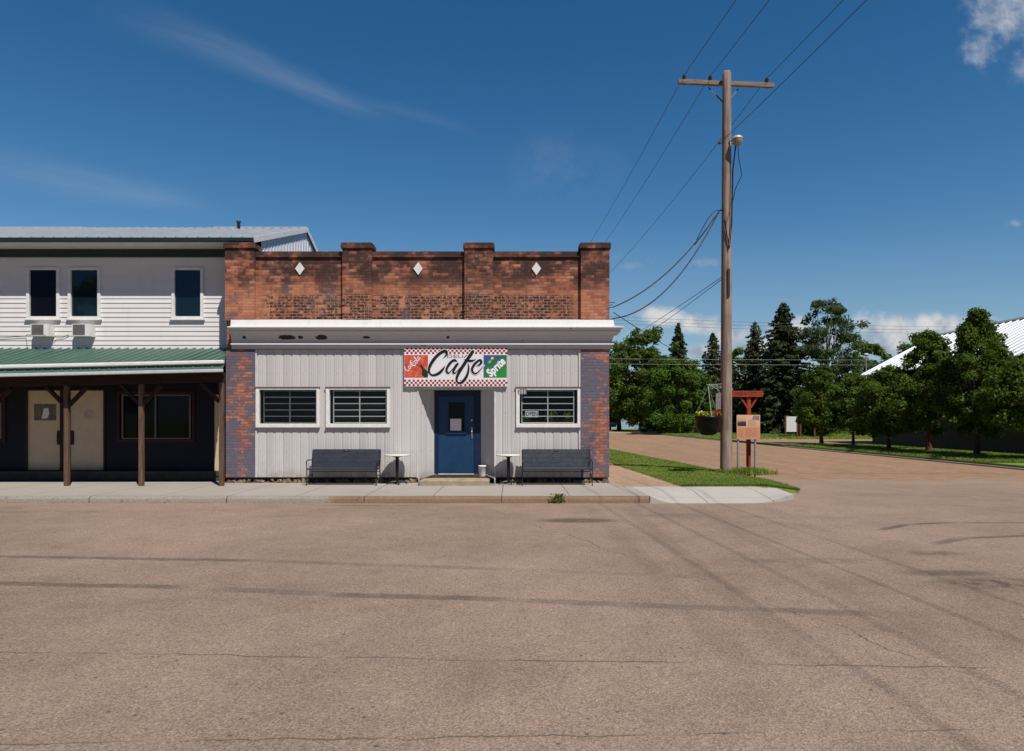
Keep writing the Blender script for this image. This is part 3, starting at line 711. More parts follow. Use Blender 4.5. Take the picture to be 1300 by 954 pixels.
b = MB(); b.box(RC[0], RC[1], YS + .002, YD + .1, SOF + .003, SOF + .05); b.build('recess_ceiling', M_strim, cafe)
for q_ in ((RC[0] - .03, RC[0] + .012), (RC[1] - .012, RC[1] + .03)):
    b = MB(); b.box(q_[0], q_[1], YS - .014, YS + .02, .13, SOF); b.build('corner_trim', M_strim, cafe)
# rubble foundation
b = MB(); b.box(BL + .02, BR - .02, D + .06, D + .3, -.1, SZ0 + .01, 0); rg = random.Random(11)
for i in range(300):
    x = rg.uniform(BL, BR)
    if RC[0] - .05 < x < RC[1] + .05: continue
    r = rg.uniform(.025, .075); y = D + rg.uniform(-.02, .08); z = rg.uniform(-.03, .07)
    M = Matrix.Translation((x, y, z)) @ Matrix.Rotation(rg.uniform(0, 6), 4, Vector((rg.random(), rg.random(), 1)).normalized())
    vs = []
    for sx in (-1, 1):
        for sy in (-1, 1):
            for sz in (-1, 1): vs.append(M @ Vector((sx * r * rg.uniform(.5, 1.1), sy * r * rg.uniform(.5, 1), sz * r * rg.uniform(.4, .8))))
    b.add(vs, [(0, 1, 3, 2), (4, 6, 7, 5), (0, 4, 5, 1), (2, 3, 7, 6), (0, 2, 6, 4), (1, 5, 7, 3)], 1)
b.build('foundation', [plain('dark_footing', (.06, .042, .03), .95, .1, 0, .5, 8), M_stone], cafe, bevel=0)
# roof and floor close the interior
b = MB(); b.box(BL + .302, BR - .302, D + .322, 32.69, 5.2, 5.3); b.build('roof', M_dark, cafe)
b = MB(); b.box(BL + .31, BR - .31, D + .31, 32.6, -.1, .14); b.build('interior_floor', M_dark, cafe); b = MB(); b.box(BL + .32, BR - .32, 22.5, 22.6, .14, 5.1); b.build('interior_wall', plain('brown_interior', (.05, .04, .03), .9, .1), cafe)
# front windows
for i, (a, c, y0, y1) in enumerate(WIN):
    x0, x1, z0, z1 = X(a), X(c), Z(y1), Z(y0); tl, tb, tt = .095, .105, .055
    w = MB(); fy0, fy1 = D - .075, D + .05
    w.box(x0, x0 + tl, fy0, fy1, z0, z1); w.box(x1 - tl * .75, x1, fy0, fy1, z0, z1)
    w.box(x0 + tl + .0005, x1 - tl * .75 - .0005, fy0 + .002, fy1, z0, z0 + tb); w.box(x0 + tl + .0005, x1 - tl * .75 - .0005, fy0 + .002, fy1, z1 - tt, z1)
    win = w.build('window', M_winwhite, cafe, bevel=.004)
    w = MB(); w.box(x0 - .02, x1 + .02, fy0 - .02, D - .0, z1 + .004, z1 + .022); w.build('drip_edge', plain('brown_flashing', (.16, .11, .09), .6), win); w = MB(); w.box(x0 - .015, x1 + .015, fy0 - .015, D - .02, z0 - .02, z0 - .002); w.build('sill_edge', plain('brown_flashing', (.16, .11, .09), .6), win)
    gx0, gx1, gz0, gz1 = x0 + tl + .001, x1 - tl * .75 - .001, z0 + tb + .001, z1 - tt - .001
    w = MB(); w.face([(gx0, D + .012, gz0), (gx1, D + .012, gz0), (gx1, D + .012, gz1), (gx0, D + .012, gz1)]); w.build('glass_pane', M_glass, win)
    w = MB(); by = D + .045; bt = .011
    bx0, bx1 = gx0 + .09, gx1 - .045
    if i == 2: bx0, bx1 = gx0 + .06, gx1 - .09
    w.box(bx0 - bt, bx0 + bt, by - bt, by + bt, gz0, gz1); w.box(bx1 - bt, bx1 + bt, by - bt, by + bt, gz0, gz1); xm = (bx0 + bx1) / 2
    w.box(xm - bt * 1.3, xm + bt * 1.3, by - bt, by + bt, gz0, gz1)
    for k in range(6):
        zz = gz0 + .025 + (gz1 - gz0 - .05) * k / 5
        for p, q in ((bx0 + bt, xm - bt * 1.3), (xm + bt * 1.3, bx1 - bt)): w.box(p + .0004, q - .0004, by - bt * .9, by + bt * .9, zz - bt, zz + bt)
    w.build('security_bars', M_bars, win)
    if i < 2:
        w = MB(); w.box(gx0 - .1, gx1 + .1, D + .12, D + .14, gz0 - .2, gz1 + .2); w.build('dark_backing', M_dark, win)  # near-black sheet added close behind the glass so the panes read black
    else:
        vs, fs = text_faces('211', .155); w = MB(); w.add([(gx0 + .065 + v.x * .95, fy0 - .0045, gz1 - .055 + v.y * 1.05) for v in vs], fs)
        w.face([(gx0 - .055, fy0 - .001, gz1 - .125), (gx0 + .185, fy0 - .001, gz1 - .125), (gx0 + .185, fy0 - .001, gz1 + .02), (gx0 - .055, fy0 - .001, gz1 + .02)], 1)
        w.build('house_number', [plain('white_number', (.75, .74, .72)), plain('number_plate', (.16, .15, .15))], win)
W3 = (X(655.2), X(736.2), Z(543), Z(492.6))
# door in the splayed recess
b = MB()
fx0, fx1, dz0 = DX0, DX1, .185
b.box(fx0 - .05, PX(556.5, 19.03), YD - .02, YD + .08, .13, SOF); b.box(PX(602, 19.03), fx1 + .05, YD - .02, YD + .08, .13, SOF); b.box(PX(556.5, 19.03) + .001, PX(602, 19.03) - .001, YD - .015, YD + .08, 2.36, SOF)
fr = b.build('door_frame', M_doordk, cafe)
b = MB(); sx0, sx1, sz0, sz1 = PX(556.5, 19.05) + .004, PX(602, 19.05) - .004, dz0 + .03, 2.355
wx0, wx1, wz0, wz1 = PX(569.5, 19.05), PX(590, 19.05), PZ(548, 19.05), PZ(511, 19.05)
for a, c, z0, z1 in rects(sx0, sx1, sz0, sz1, [(wx0, wx1, wz0, wz1)]): b.box(a, c, YD + .002, YD + .05, z0, z1)
door = b.build('door', M_door, cafe)
b = MB(); e = .035
b.box(wx0 - e, wx0, YD - .018, YD + .02, wz0 - e, wz1 + e); b.box(wx1, wx1 + e, YD - .018, YD + .02, wz0 - e, wz1 + e); b.box(wx0 + .001, wx1 - .001, YD - .017, YD + .02, wz0 - e, wz0); b.box(wx0 + .001, wx1 - .001, YD - .017, YD + .02, wz1, wz1 + e); b.box(wx0 - e - .02, wx1 + e + .02, YD - .04, YD - .001, wz0 - e - .03, wz0 - e - .002)
b.build('window_moulding', M_door, door)
b = MB(); b.face([(wx0, YD + .02, wz0), (wx1, YD + .02, wz0), (wx1, YD + .02, wz1), (wx0, YD + .02, wz1)]); b.build('glass_pane', M_blackglass, door)
hx = PX(599, 19.0)
b = MB(); b.box(hx - .022, hx + .022, YD - .012, YD + .002, PZ(557, 19), PZ(543, 19)); b.tube([(hx, YD - .01, PZ(546, 19)), (hx, YD - .06, PZ(547, 19)), (hx, YD - .065, PZ(553, 19)), (hx, YD - .01, PZ(556, 19))], .011); b.build('handle', M_steel, door)
b = MB(); b.lathe([(0, -.012), (.032, -.012), (.032, .012), (0, .012)], (0, 0, 0), 16)
dv = [(hx - .0 + v[0], YD - .012 + v[2], PZ(533.5, 19) + v[1]) for v in b.v]; b.v = dv; b.build('deadbolt', M_steel, door)
b = MB(); b.box(fx0 - .02, fx1 + .02, YD - .07, YD + .001, .13, dz0); b.box(sx0, sx1, YD - .085, YD - .071, dz0 - .02, dz0 + .025, 1); b.build('threshold', [M_rust, plain('worn_aluminium', (.62, .60, .57), .4, .5, .4)], cafe)
# entry platform, step and pipe edging
b = MB()
b.prism([(RC[0] - .05, YS - .02), (RC[1] + .05, YS - .02), (fx1 + .06, YD + .05), (fx0 - .06, YD + .05)], .085, .128, 0, 'z')
b.build('landing', M_rust, cafe)
b = MB(); b.prism([(X(532.5, 17.6), 17.52), (X(621, 17.6), 17.52), (X(621, 17.6), 18.34), (X(532.5, 17.6), 18.34)], -.02, .135, 0, 'z'); b.build('entry_step', plain('step_concrete', (.34, .275, .19), .9, .15, 0, .2, 5, .3), cafe, bevel=.015)
for s, cx in ((-1, X(531, 17.5)), (1, X(628, 17.5))):
    b = MB(); yy = 17.62
    b.tube([(cx, yy, .0), (cx, yy, .175), (cx - s * .012, yy + .02, .193), (cx - s * .30, YD - .30, .196)], .019, 8)
    b.build('pipe_edging', M_galv, cafe)

# ------------------------------------------------------------------ signboard over the door
SY = D - .11; QX0, QX1, QZ0, QZ1 = PX(513, SY), PX(644, SY), PZ(491, SY), PZ(441, SY)
QW, QH = QX1 - QX0, QZ1 - QZ0
sign = empty('cafe_sign', ((QX0 + QX1) / 2, SY, QZ0), 'wide cafe signboard with red checked border above the blue door', 'sign')
b = MB(); b.box(QX0, QX1, SY, D - .034, QZ0, QZ1); b.build('board', plain('sign_white', (.76, .74, .75), .35, .4, 0, .03), sign, bevel=.006)
q = QW / 48; bt_ = MB(); bb_ = MB()
def chk(b, i, k, zb): b.face([(QX0 + i * q + .0005, SY - .0015, zb + k * q + .001), (QX0 + (i + 1) * q - .0005, SY - .0015, zb + k * q + .001), (QX0 + (i + 1) * q - .0005, SY - .0015, zb + (k + 1) * q - .001), (QX0 + i * q + .0005, SY - .0015, zb + (k + 1) * q - .001)])
for i in range(48):
    for k in range(3):
        if (i + k) % 2 == 0: chk(bb_, i, k, QZ0 + .012)
        else: chk(bt_, i, k, QZ1 - 3 * q - .012)
for b in (bb_, bt_): b.build('checked_border', plain('sign_red_checks', (.30, .010, .010), .4, .3, 0, .2, 10), sign)
pz0, pz1 = QZ1 - .775 * QH, QZ1 - .20 * QH
def S(u, v): return QX0 + u * QW, QZ1 - v * QH       # sign fractions
def red_fn(t):
    p = t.pos(); n = t.noise(p, 9., 5, .7, .6)
    return t.bsdf(t.ramp(n, [(.28, (.36, .03, .03)), (.5, (.62, .09, .055)), (.66, (.68, .20, .07)), (.78, (.70, .38, .22))]), .35, .4)
def grn_fn(t):
    p = t.pos(); x, y, z = t.xyz(p)
    d = t.add(t.mul(t.sub(x, QX1 - .27), -.62), t.sub(z, (pz0 + pz1) / 2))
    n = t.noise(t.comb(t.mul(t.add(x, z), 3.), 0., t.mul(t.sub(x, z), 14.)), 1., 4, .6)
    c = t.ramp(t.add(t.mul(d, 1.0), t.add(.42, t.mul(t.sub(n, .5), .35))), [(.2, (.035, .24, .06)), (.45, (.03, .16, .05)), (.6, (.03, .14, .10)), (.78, (.03, .09, .26)), (1, (.05, .10, .30))])
    st = t.step(n, .62, .72); c = t.mix(t.mul(st, .35), c, (.45, .55, .50))
    return t.bsdf(c, .35, .4)
(rx0, _), (rx1, _) = S(.004, 0), S(.232, 0); (gx0_, _), (gx1_, _) = S(.770, 0), S(.996, 0)
b = MB(); b.face([(rx0, SY - .002, pz0), (rx1, SY - .002, pz0), (rx1, SY - .002, pz1), (rx0, SY - .002, pz1)]); b.build('red_panel', mat('sign_red_panel', red_fn), sign)
b = MB(); b.face([(gx0_, SY - .002, pz0), (gx1_, SY - .002, pz0), (gx1_, SY - .002, pz1), (gx0_, SY - .002, pz1)]); b.build('green_panel', mat('sign_green_panel', grn_fn), sign)
def catmull(P, n=8):
    out = []
    for i in range(len(P) - 1):
        p0, p1, p2, p3 = P[max(i - 1, 0)], P[i], P[i + 1], P[min(i + 2, len(P) - 1)]
        for k in range(n):
            t = k / n
            out.append(tuple(.5 * ((2 * b_) + (-a_ + c_) * t + (2 * a_ - 5 * b_ + 4 * c_ - d_) * t * t + (-a_ + 3 * b_ - 3 * c_ + d_) * t ** 3) for a_, b_, c_, d_ in zip(p0, p1, p2, p3)))
    out.append(P[-1]); return out
def brush(b, strokes, mapf, y0, extra=0., k0=0, scale=1.):
    k = k0
    for st in strokes:
        pts = catmull(st); L = []
        for i, (x, z, w) in enumerate(pts):
            a = pts[max(i - 1, 0)]; c = pts[min(i + 1, len(pts) - 1)]; dx, dz = c[0] - a[0], c[1] - a[1]; l = math.hypot(dx, dz) or 1
            hw = (max(w, 2) * scale + extra) / 2; L.append((x - dz / l * hw, z + dx / l * hw, x + dz / l * hw, z - dx / l * hw))
        for i in range(len(L) - 1):
            k += 1; yy = y0 - k * .00001
            A = mapf(L[i][0], L[i][1]); B = mapf(L[i][2], L[i][3]); Cc = mapf(L[i + 1][2], L[i + 1][3]); Dd = mapf(L[i + 1][0], L[i + 1][1])
            b.face([(A[0], yy, A[1]), (B[0], yy, B[1]), (Cc[0], yy - .000005, Cc[1]), (Dd[0], yy - .000005, Dd[1])])
        for e, q_ in ((pts[0], 0), (pts[-1], 1)):
            r = (max(e[2], 2) * scale + extra) / 2; k += 1; ring = [mapf(e[0] + r * math.cos(a * math.pi / 6), e[1] + r * math.sin(a * math.pi / 6)) for a in range(12)]
            b.face([(p[0], y0 - k * .00001, p[1]) for p in ring])
    return k
def cropmap(x, y): return PX(540 + x / 16.25, SY), PZ(438 + y / 16.25, SY)
CAFE = [
 [(365, 275, 6), (412, 236, 24), (442, 188, 44), (425, 145, 58)], [(432, 150, 62), (395, 130, 60), (330, 158, 56), (235, 235, 58), (150, 340, 58), (95, 440, 54), (72, 520, 46), (92, 590, 34), (145, 628, 36), (215, 618, 46), (290, 580, 52), (350, 522, 44), (388, 468, 24), (410, 432, 5)],
 [(655, 345, 12), (615, 322, 44), (570, 328, 46), (515, 375, 48), (462, 450, 46), (436, 520, 42), (450, 570, 38), (478, 588, 26)], [(478, 588, 26), (520, 548, 18), (590, 470, 14), (655, 395, 18)], [(668, 392, 40), (630, 440, 50), (590, 515, 46), (576, 565, 40), (600, 588, 30), (640, 562, 16), (710, 480, 12), (785, 395, 6)],
 [(978, 140, 58), (935, 205, 62), (875, 290, 60), (805, 395, 60), (735, 505, 58), (680, 600, 56), (648, 690, 46), (652, 750, 36), (690, 790, 36), (750, 778, 46), (815, 710, 52), (865, 620, 46), (890, 520, 38), (893, 440, 26), (880, 375, 6)], [(805, 300, 6), (850, 320, 40), (920, 332, 42), (985, 325, 32), (1048, 300, 4)],
 [(1062, 432, 8), (1110, 415, 32), (1150, 375, 42), (1152, 340, 44), (1128, 318, 42)], [(1135, 316, 42), (1082, 338, 44), (1010, 410, 48), (966, 490, 46), (972, 550, 42), (1010, 590, 32), (1060, 586, 26), (1120, 530, 18), (1180, 460, 10), (1208, 428, 4)]]
b = MB(); brush(b, CAFE, cropmap, SY - .003, 34); b.build('lettering_outline', plain('sign_white', (.76, .74, .75)), sign, fix=False)
b = MB(); brush(b, CAFE, cropmap, SY - .008, 0, 0, 1.13); b.build('lettering', plain('letter_black', (.010, .010, .012), .5, .3, 0, .05), sign, fix=False)
def textpart(name, body, size, c, ang, m, parent, y, sx=1., shear=0., bold=0.):
    vs, fs = text_faces(body, size, shear, 0, bold); b = MB(); ca, sa = math.cos(ang), math.sin(ang)
    b.add([(c[0] + v.x * sx * ca - v.y * sa, y, c[1] + v.x * sx * sa + v.y * ca) for v in vs], fs); return b.build(name, m, parent)
M_grey_l = plain('letter_grey', (.12, .12, .13), .5)
textpart('lettering', 'DELIA', .115, S(.522, .238), 0, M_grey_l, sign, SY - .004, 2.0)
M_wl = plain('letter_white', (.82, .82, .82), .4)
textpart('lettering', 'Spr\u0131te', .30, ((gx0_ + gx1_) / 2 + .02, (pz0 + pz1) / 2 - .03), R(44), M_wl, sign, SY - .006, .80, .12, .012)
cxs, czs = gx0_ + .235, pz1 - .085
b = MB(); b.face([(cxs + .038 * math.cos(a * math.pi / 10), SY - .007, czs + .038 * math.sin(a * math.pi / 10)) for a in range(20)]); b.build('yellow_dot', plain('lemon_yellow', (.72, .62, .06), .4), sign)
b = MB(); b.face([(gx0_ + .10, SY - .0055, pz1 - .20), (gx0_ + .20, SY - .0055, pz1 - .11), (gx0_ + .215, SY - .0055, pz1 - .19), (gx0_ + .14, SY - .0055, pz1 - .235)]); b.build('leaf_shape', plain('lime_green', (.22, .42, .05), .4), sign)
# script words on the red panel, drawn in strokes (unit: x along the line, z up)
def script(words):
    G = {'C': ([[(.62, .82, .05), (.50, 1.0, .13), (.22, .85, .17), (.08, .45, .19), (.22, .06, .15), (.55, .05, .11), (.80, .28, .05)]], .72), 'o': ([[(.30, .52, .10), (.10, .38, .14), (.12, .10, .13), (.30, .02, .11), (.46, .20, .12), (.40, .46, .10), (.30, .52, .08)]], .50), 'c': ([[(.40, .44, .08), (.24, .52, .12), (.08, .28, .15), (.18, .04, .12), (.42, .12, .06)]], .44),
         'a': ([[(.40, .48, .10), (.20, .50, .13), (.07, .25, .15), (.18, .03, .12), (.36, .18, .09), (.43, .5, .10)], [(.44, .5, .12), (.40, .15, .12), (.56, .06, .06)]], .56), 'l': ([[(.05, .3, .05), (.30, .85, .10), (.22, .98, .10), (.12, .5, .13), (.16, .05, .11), (.36, .12, .05)]], .36), '-': ([[(.05, .3, .09), (.28, .34, .09)]], .36)}
    out = []; x = 0
    for ch in words:
        st, adv = G[ch]
        for s in st: out.append([(x + a, z, w) for a, z, w in s])
        x += adv
    return out, x
b = MB(); kk = 0
for body, c0, h in (('Coca-', (rx0 + .085, pz0 + .155), .155), ('Cola', (rx0 + .255, pz0 + .285), .175)):
    st, wd = script(body); ca, sa = math.cos(R(51)), math.sin(R(51))
    kk = brush(b, [[(a, z, w) for a, z, w in s] for s in st], lambda x, z: (c0[0] + (x * .78 * ca - z * sa) * h, c0[1] + (x * .78 * sa + z * ca) * h), SY - .005, 0., kk, 1.0) if False else kk
    for s in st:
        pts = catmull(s, 5)
        for i in range(len(pts) - 1):
            (xa, za, wa), (xb, zb, wb) = pts[i], pts[i + 1]; dx, dz = xb - xa, zb - za; l = math.hypot(dx, dz) or 1; kk += 1; yy = SY - .005 - kk * .00004
            Q = [(xa - dz / l * wa / 2, za + dx / l * wa / 2), (xa + dz / l * wa / 2, za - dx / l * wa / 2), (xb + dz / l * wb / 2, zb - dx / l * wb / 2), (xb - dz / l * wb / 2, zb + dx / l * wb / 2)]
            b.face([(c0[0] + (x * .82 * ca - z * sa) * h, yy, c0[1] + (x * .82 * sa + z * ca) * h) for x, z in Q])
b.build('lettering', M_wl, sign, fix=False)
b = MB(); bx, bz = rx1 - .075, pz0 + .12                            # the dark bottle picture, lower right of the red panel
bot = [(-.10, -.16), (.09, -.16), (.09, .0), (.06, .07), (.035, .12), (.026, .25), (-.026, .25), (-.035, .12), (-.06, .07), (-.10, .0)]
ca, sa = math.cos(R(28)), math.sin(R(28))
b.face([(max(rx0, min(rx1, bx + x * ca - z * sa)), SY - .004, max(pz0, bz + x * sa + z * ca)) for x, z in bot]); b.build('bottle_picture', plain('dark_bottle_print', (.02, .035, .018), .35, .4, 0, .5, 25), sign)

# ------------------------------------------------------------------ small things at the shopfront
os_ = empty('open_sign', (X(675), D + .018, Z(530)), 'small grey OPEN sign standing in the window beside the doorway', 'sign')
ox0, ox1, oz0, oz1 = PX(666.8, D), PX(683.4, D), PZ(529.8, D), PZ(522, D)
b = MB(); b.box(ox0, ox1, D + .022, D + .026, oz0, oz1); b.build('board', plain('open_board', (.62, .63, .66), .5), os_)
textpart('lettering', 'OPEN', .155, ((ox0 + ox1) / 2, (oz0 + oz1) / 2), 0, M_grey_l, os_, D + .0205, .82, 0, .006)
b = MB(); b.box(PX(571.5, 19.05), PX(585.5, 19.05), YD + .010, YD + .014, PZ(547, 19.05), PZ(532, 19.05)); nt = b.build('notice', M_paper, loc=(PX(578, 19), YD, PZ(547, 19.05)))
tag(nt, 'white paper notice taped inside the blue door window', 'notice')
b = MB(); b.lathe([(0, .0), (.088, .0), (.092, .01), (.104, .29), (.112, .295), (.112, .32), (.104, .325), (.0, .33)], (PX(612.3, 18.62), 18.60, .129), 20); bk = b.build('bucket', M_bucket, loc=(PX(612.3, 18.62), 18.60, .129)); tag(bk, 'white plastic bucket with lid standing beside the blue door', 'bucket')
# potted plants on the inside sill
def pot_plant(cx, cy, z, n, r, h, label, seed):
    p = empty('potted_plant', (cx, cy, z), label, 'plant', 'plants on the window sill'); rr = random.Random(seed)
    b = MB(); b.lathe([(0, 0), (.07, 0), (.09, .13), (.08, .13), (0, .12)], (cx, cy, z), 14); b.build('pot', plain('clay_pot', (.16, .12, .08), .8), p)
    b = MB()
    for k in range(n):
        a = rr.uniform(0, 6.28); l = rr.uniform(.5, 1) * r; up = rr.uniform(.3, 1) * h; q0 = Vector((cx, cy, z + .12)); q1 = q0 + Vector((math.cos(a) * l * .6, math.sin(a) * l * .4, up)); q2 = q0 + Vector((math.cos(a) * l, math.sin(a) * l * .5, up * .7)); s = Vector((-math.sin(a), math.cos(a), 0)) * .03
        b.face([q0, q1 - s, q1 + s]); b.face([q1 - s, q2, q1 + s])
    b.build('foliage', M_weed, p, fix=False)
zsill = W3[2] + .11 - .13
b = MB(); b.box(W3[0] - .1, W3[1] + .1, D + .10, D + .42, zsill - .04, zsill); b.build('window_shelf', plain('shelf_wood', (.20, .15, .1)), cafe)
pot_plant(W3[0] + .30, D + .26, zsill, 40, .22, .30, 'small leafy potted plant at the left end of the window sill', 1)
pot_plant(W3[0] + .95, D + .28, zsill, 46, .28, .38, 'taller potted plant in the middle of the window sill', 2)
pot_plant(W3[1] - .28, D + .24, zsill, 44, .24, .34, 'bright potted plant at the right end of the window sill', 3)

def make_bench():
    t = empty('park_bench', (0, 0, 0)); L = .885
    def slats(name, rows):
        b = MB()
        for (y0, z0, y1, z1, th) in rows:
            b.bar((-L, (y0 + y1) / 2, (z0 + z1) / 2), (L, (y0 + y1) / 2, (z0 + z1) / 2), math.hypot(y1 - y0, z1 - z0), th, up=Vector((0, -(z1 - z0), (y1 - y0))).normalized())
        return b.build(name, M_slat, t, bevel=.003)
    def bk(k): return .135 + .11 * k, .455 + .46 * k
    rows = []
    for k in range(4): a = bk(k / 4 + .004); c = bk((k + 1) / 4 - .004); rows.append((a[0], a[1], c[0], c[1], .026))
    slats('backrest', rows)
    slats('seat', [(-.30 + .1 * k, .425 + .002 * k, -.30 + .1 * k + .088, .427 + .002 * k, .034) for k in range(4)])
    for s in (-1, 1):
        b = MB(); x = s * (L + .012); r = .014
        b.tube([(x, -.36, .0), (x, -.33, .012), (x, -.30, .05), (x, -.285, .2), (x, -.30, .40), (x, -.31, .55), (x, -.30, .63), (x, -.24, .655), (x, -.05, .645), (x, .14, .64)], r, 8)
        b.tube([(x, -.30, .63), (x, -.335, .62), (x, -.345, .585), (x, -.325, .57)], r * .8, 8)
        b.tube([(x, .30, .0), (x, .27, .015), (x, .23, .06), (x, .17, .25), (x, .145, .44), (x, .20, .68), (x, .255, .90)], r, 8)
        b.tube([(x, -.30, .405), (x, -.05, .41), (x, .145, .42)], r, 8); b.tube([(x, -.285, .17), (x, -.05, .27), (x, .17, .2)], r * .7, 8)
        b.build('side_frame', M_black, t)
    b = MB(); yb, zb = bk(.95); b.box(-.055, .055, yb - .03, yb - .016, zb - .03, zb + .012); b.box(-.03, .03, yb - .034, yb - .031, zb - .018, zb + .002, 1); b.build('plaque', [M_black, M_steel], t)
    b = MB(); b.bar((-L, .16, .33), (L, .16, .33), .02, .02); b.build('stretcher', M_black, t)
    return t
bn = make_bench(); bn.location = (PX(436, 17.75), 17.86, .002); bn.rotation_euler.z = 0
tag(bn, 'dark slatted bench below the pair of barred windows', 'bench', 'benches against the cafe front')
b2 = copy_tree(bn); b2.location = (PX(707, 17.75), 17.86, .002); b2['label'] = 'dark slatted bench below the window with the OPEN sign'
def make_table():
    t = empty('bistro_table', (0, 0, 0)); b = MB(); b.lathe([(0, .745), (.315, .745), (.328, .752), (.328, .772), (.318, .778), (0, .778)], (0, 0, 0), 40); b.build('tabletop', M_tabletop, t)
    b = MB(); b.lathe([(0, .05), (.045, .05), (.045, .744), (0, .744)], (0, 0, 0), 16); b.lathe([(.047, .70), (.13, .735), (.13, .743), (.047, .743)], (0, 0, 0), 16); b.build('column', M_black, t)
    b = MB()
    for k in range(4):
        a = k * math.pi / 2 + .35; c, s = math.cos(a), math.sin(a); b.tube([(0, 0, .075), (c * .14, s * .14, .06), (c * .25, s * .25, .03), (c * .27, s * .27, .0)], [.03, .026, .018, .016], 8)
    b.build('base', M_black, t); return t
tb = make_table(); tb.location = (PX(504, 17.95), 17.97, .002); tag(tb, 'round cream bistro table standing left of the entry step', 'table', 'bistro tables by the entrance')
t2 = copy_tree(tb); t2.location = (PX(645.5, 17.95), 17.97, .002); t2['label'] = 'round cream bistro table between the entry step and a bench'
# ------------------------------------------------------------------ two-storey white building with a porch, left of the cafe
YW = 19.2; XR = -7.03; XL = -24.0; YB = 27.4
hw = empty('white_building', ((XL + XR) / 2, YW, 0), 'two storey white sided building with a green roofed timber porch', 'building')
UW = [(35.0, 76.0, 340.5, 405.5), (87.5, 128.0, 340.5, 405.5), (219.0, 258.5, 340.5, 405.5), (-62., -20., 340.5, 405.5)]
def lap(b, x0, x1, z0, z1, y, pitch=.131, dep=.017):
    k = math.floor(z0 / pitch); L = []
    while k * pitch < z1:
        a, c = max(z0, k * pitch), min(z1, (k + 1) * pitch); h = lambda z: dep * (1 - (z - k * pitch) / pitch)
        L.append((a, h(a), c, h(c))); k += 1
    for (a, ha, c, hc) in L:
        b.face([(x0, y - ha, a), (x1, y - ha, a), (x1, y - hc, c), (x0, y - hc, c)])
        b.face([(x0, y, a), (x1, y, a), (x1, y - ha, a), (x0, y - ha, a)])
ZE = 6.50
b = MB(); hol = [(PX(a, YW), PX(c, YW), PZ(y1, YW), PZ(y0, YW)) for a, c, y0, y1 in UW]
for r in rects(XL, XR, 3.45, ZE, hol): lap(b, *r, YW)
b.build('upper_wall', M_lap, hw, fix=False)
b = MB(); b.box(XL, XR - .02, YW - .045, YW + .0, PZ(327, YW), ZE - .02); b.build('frieze_board', M_green, hw)
for i, (a, c, y0, y1) in enumerate(UW):
    x0, x1, z0, z1 = hol[i]; e = .075
    b = MB(); b.box(x0 - .01, x0 + e, YW - .05, YW + .03, z0, z1); b.box(x1 - e, x1 + .01, YW - .05, YW + .03, z0, z1); b.box(x0 + e + .001, x1 - e - .001, YW - .048, YW + .03, z1 - e * .8, z1 + .01); b.box(x0 + e + .001, x1 - e - .001, YW - .048, YW + .03, z0, z0 + e)
    w = b.build('window', M_winwhite, hw, bevel=.004)
    b = MB(); b.box(x0 - .05, x1 + .05, YW - .085, YW - .02, z0 - .035, z0 - .001); b.build('sill', M_winwhite, w)
    b = MB(); b.face([(x0 + e, YW + .012, z0 + e), (x1 - e, YW + .012, z0 + e), (x1 - e, YW + .012, z1 - e * .8), (x0 + e, YW + .012, z1 - e * .8)]); b.build('pane', [M_blackglass, M_tealglass, M_tealglass, M_dglass][i], w)
# main roof: eave, gutter, soffit, ribbed metal, ridge, gable end
OV = .70; yE = YW - OV; yR = 23.3; zR = 8.25; zEv = PZ(301.5, yE); xe = XR + .035
soff = PZ(308.5, yE)
b = MB()
def ribroof(b, x0, x1, ya, za, yb, zb, pitch=.30, h=.03, w=.025, th=.02):
    b.face([(x0, ya, za), (x1, ya, za), (x1, yb, zb), (x0, yb, zb)]); b.face([(x0, ya, za - th), (x0, yb, zb - th), (x1, yb, zb - th), (x1, ya, za - th)]); b.face([(x0, ya, za - th), (x1, ya, za - th), (x1, ya, za), (x0, ya, za)])
    b.face([(x1, ya, za - th), (x1, yb, zb - th), (x1, yb, zb), (x1, ya, za)])
    n = int((x1 - x0) / pitch)
    for i in range(n + 1):
        x = x1 - .02 - i * pitch; P = [(x - w, 0), (x - w * .5, h), (x + w * .5, h), (x + w, 0)]
        for (p, q) in zip(P[:-1], P[1:]): b.face([(p[0], ya - .004, za + p[1]), (q[0], ya - .004, za + q[1]), (q[0], yb, zb + q[1]), (p[0], yb, zb + p[1])])
        b.face([(p[0], ya - .004, za + p[1]) for p in P])
ribroof(b, XL, xe, yE, zEv, yR, zR); b.face([(XL, yR, zR), (xe, yR, zR), (xe, YB + .5, zR - (YB + .5 - yR) * .385), (XL, YB + .5, zR - (YB + .5 - yR) * .385)])
rf = b.build('roof', M_sroof, hw, fix=False)
b = MB(); b.prism([(yR - .16, zR - .035), (yR, zR + .04), (yR + .16, zR - .035)], XL, PX(105, yR), 0, 'x'); b.build('ridge_cap', M_sroof, rf); b = MB(); b.prism([(yR - .16, zR - .035), (yR, zR + .04), (yR + .16, zR - .035)], PX(272, yR), xe - .02, 0, 'x'); b.build('ridge_cap', M_sroof, rf)
b = MB(); b.lathe([(.055, 0), (.055, .30), (.07, .30), (.07, .36), (0, .36)], (PX(303, yR - .6), yR - .6, zR - .30), 12); b.build('vent_pipe', M_black, rf)
b = MB(); b.box(XL, xe, yE - .09, yE - .003, soff + .02, zEv - .024); b.build('gutter', M_green, rf, bevel=.012)
b = MB(); b.box(XL, xe - .02, yE + .0, YW - .013, soff, soff + .02); b.build('soffit', M_white, rf)
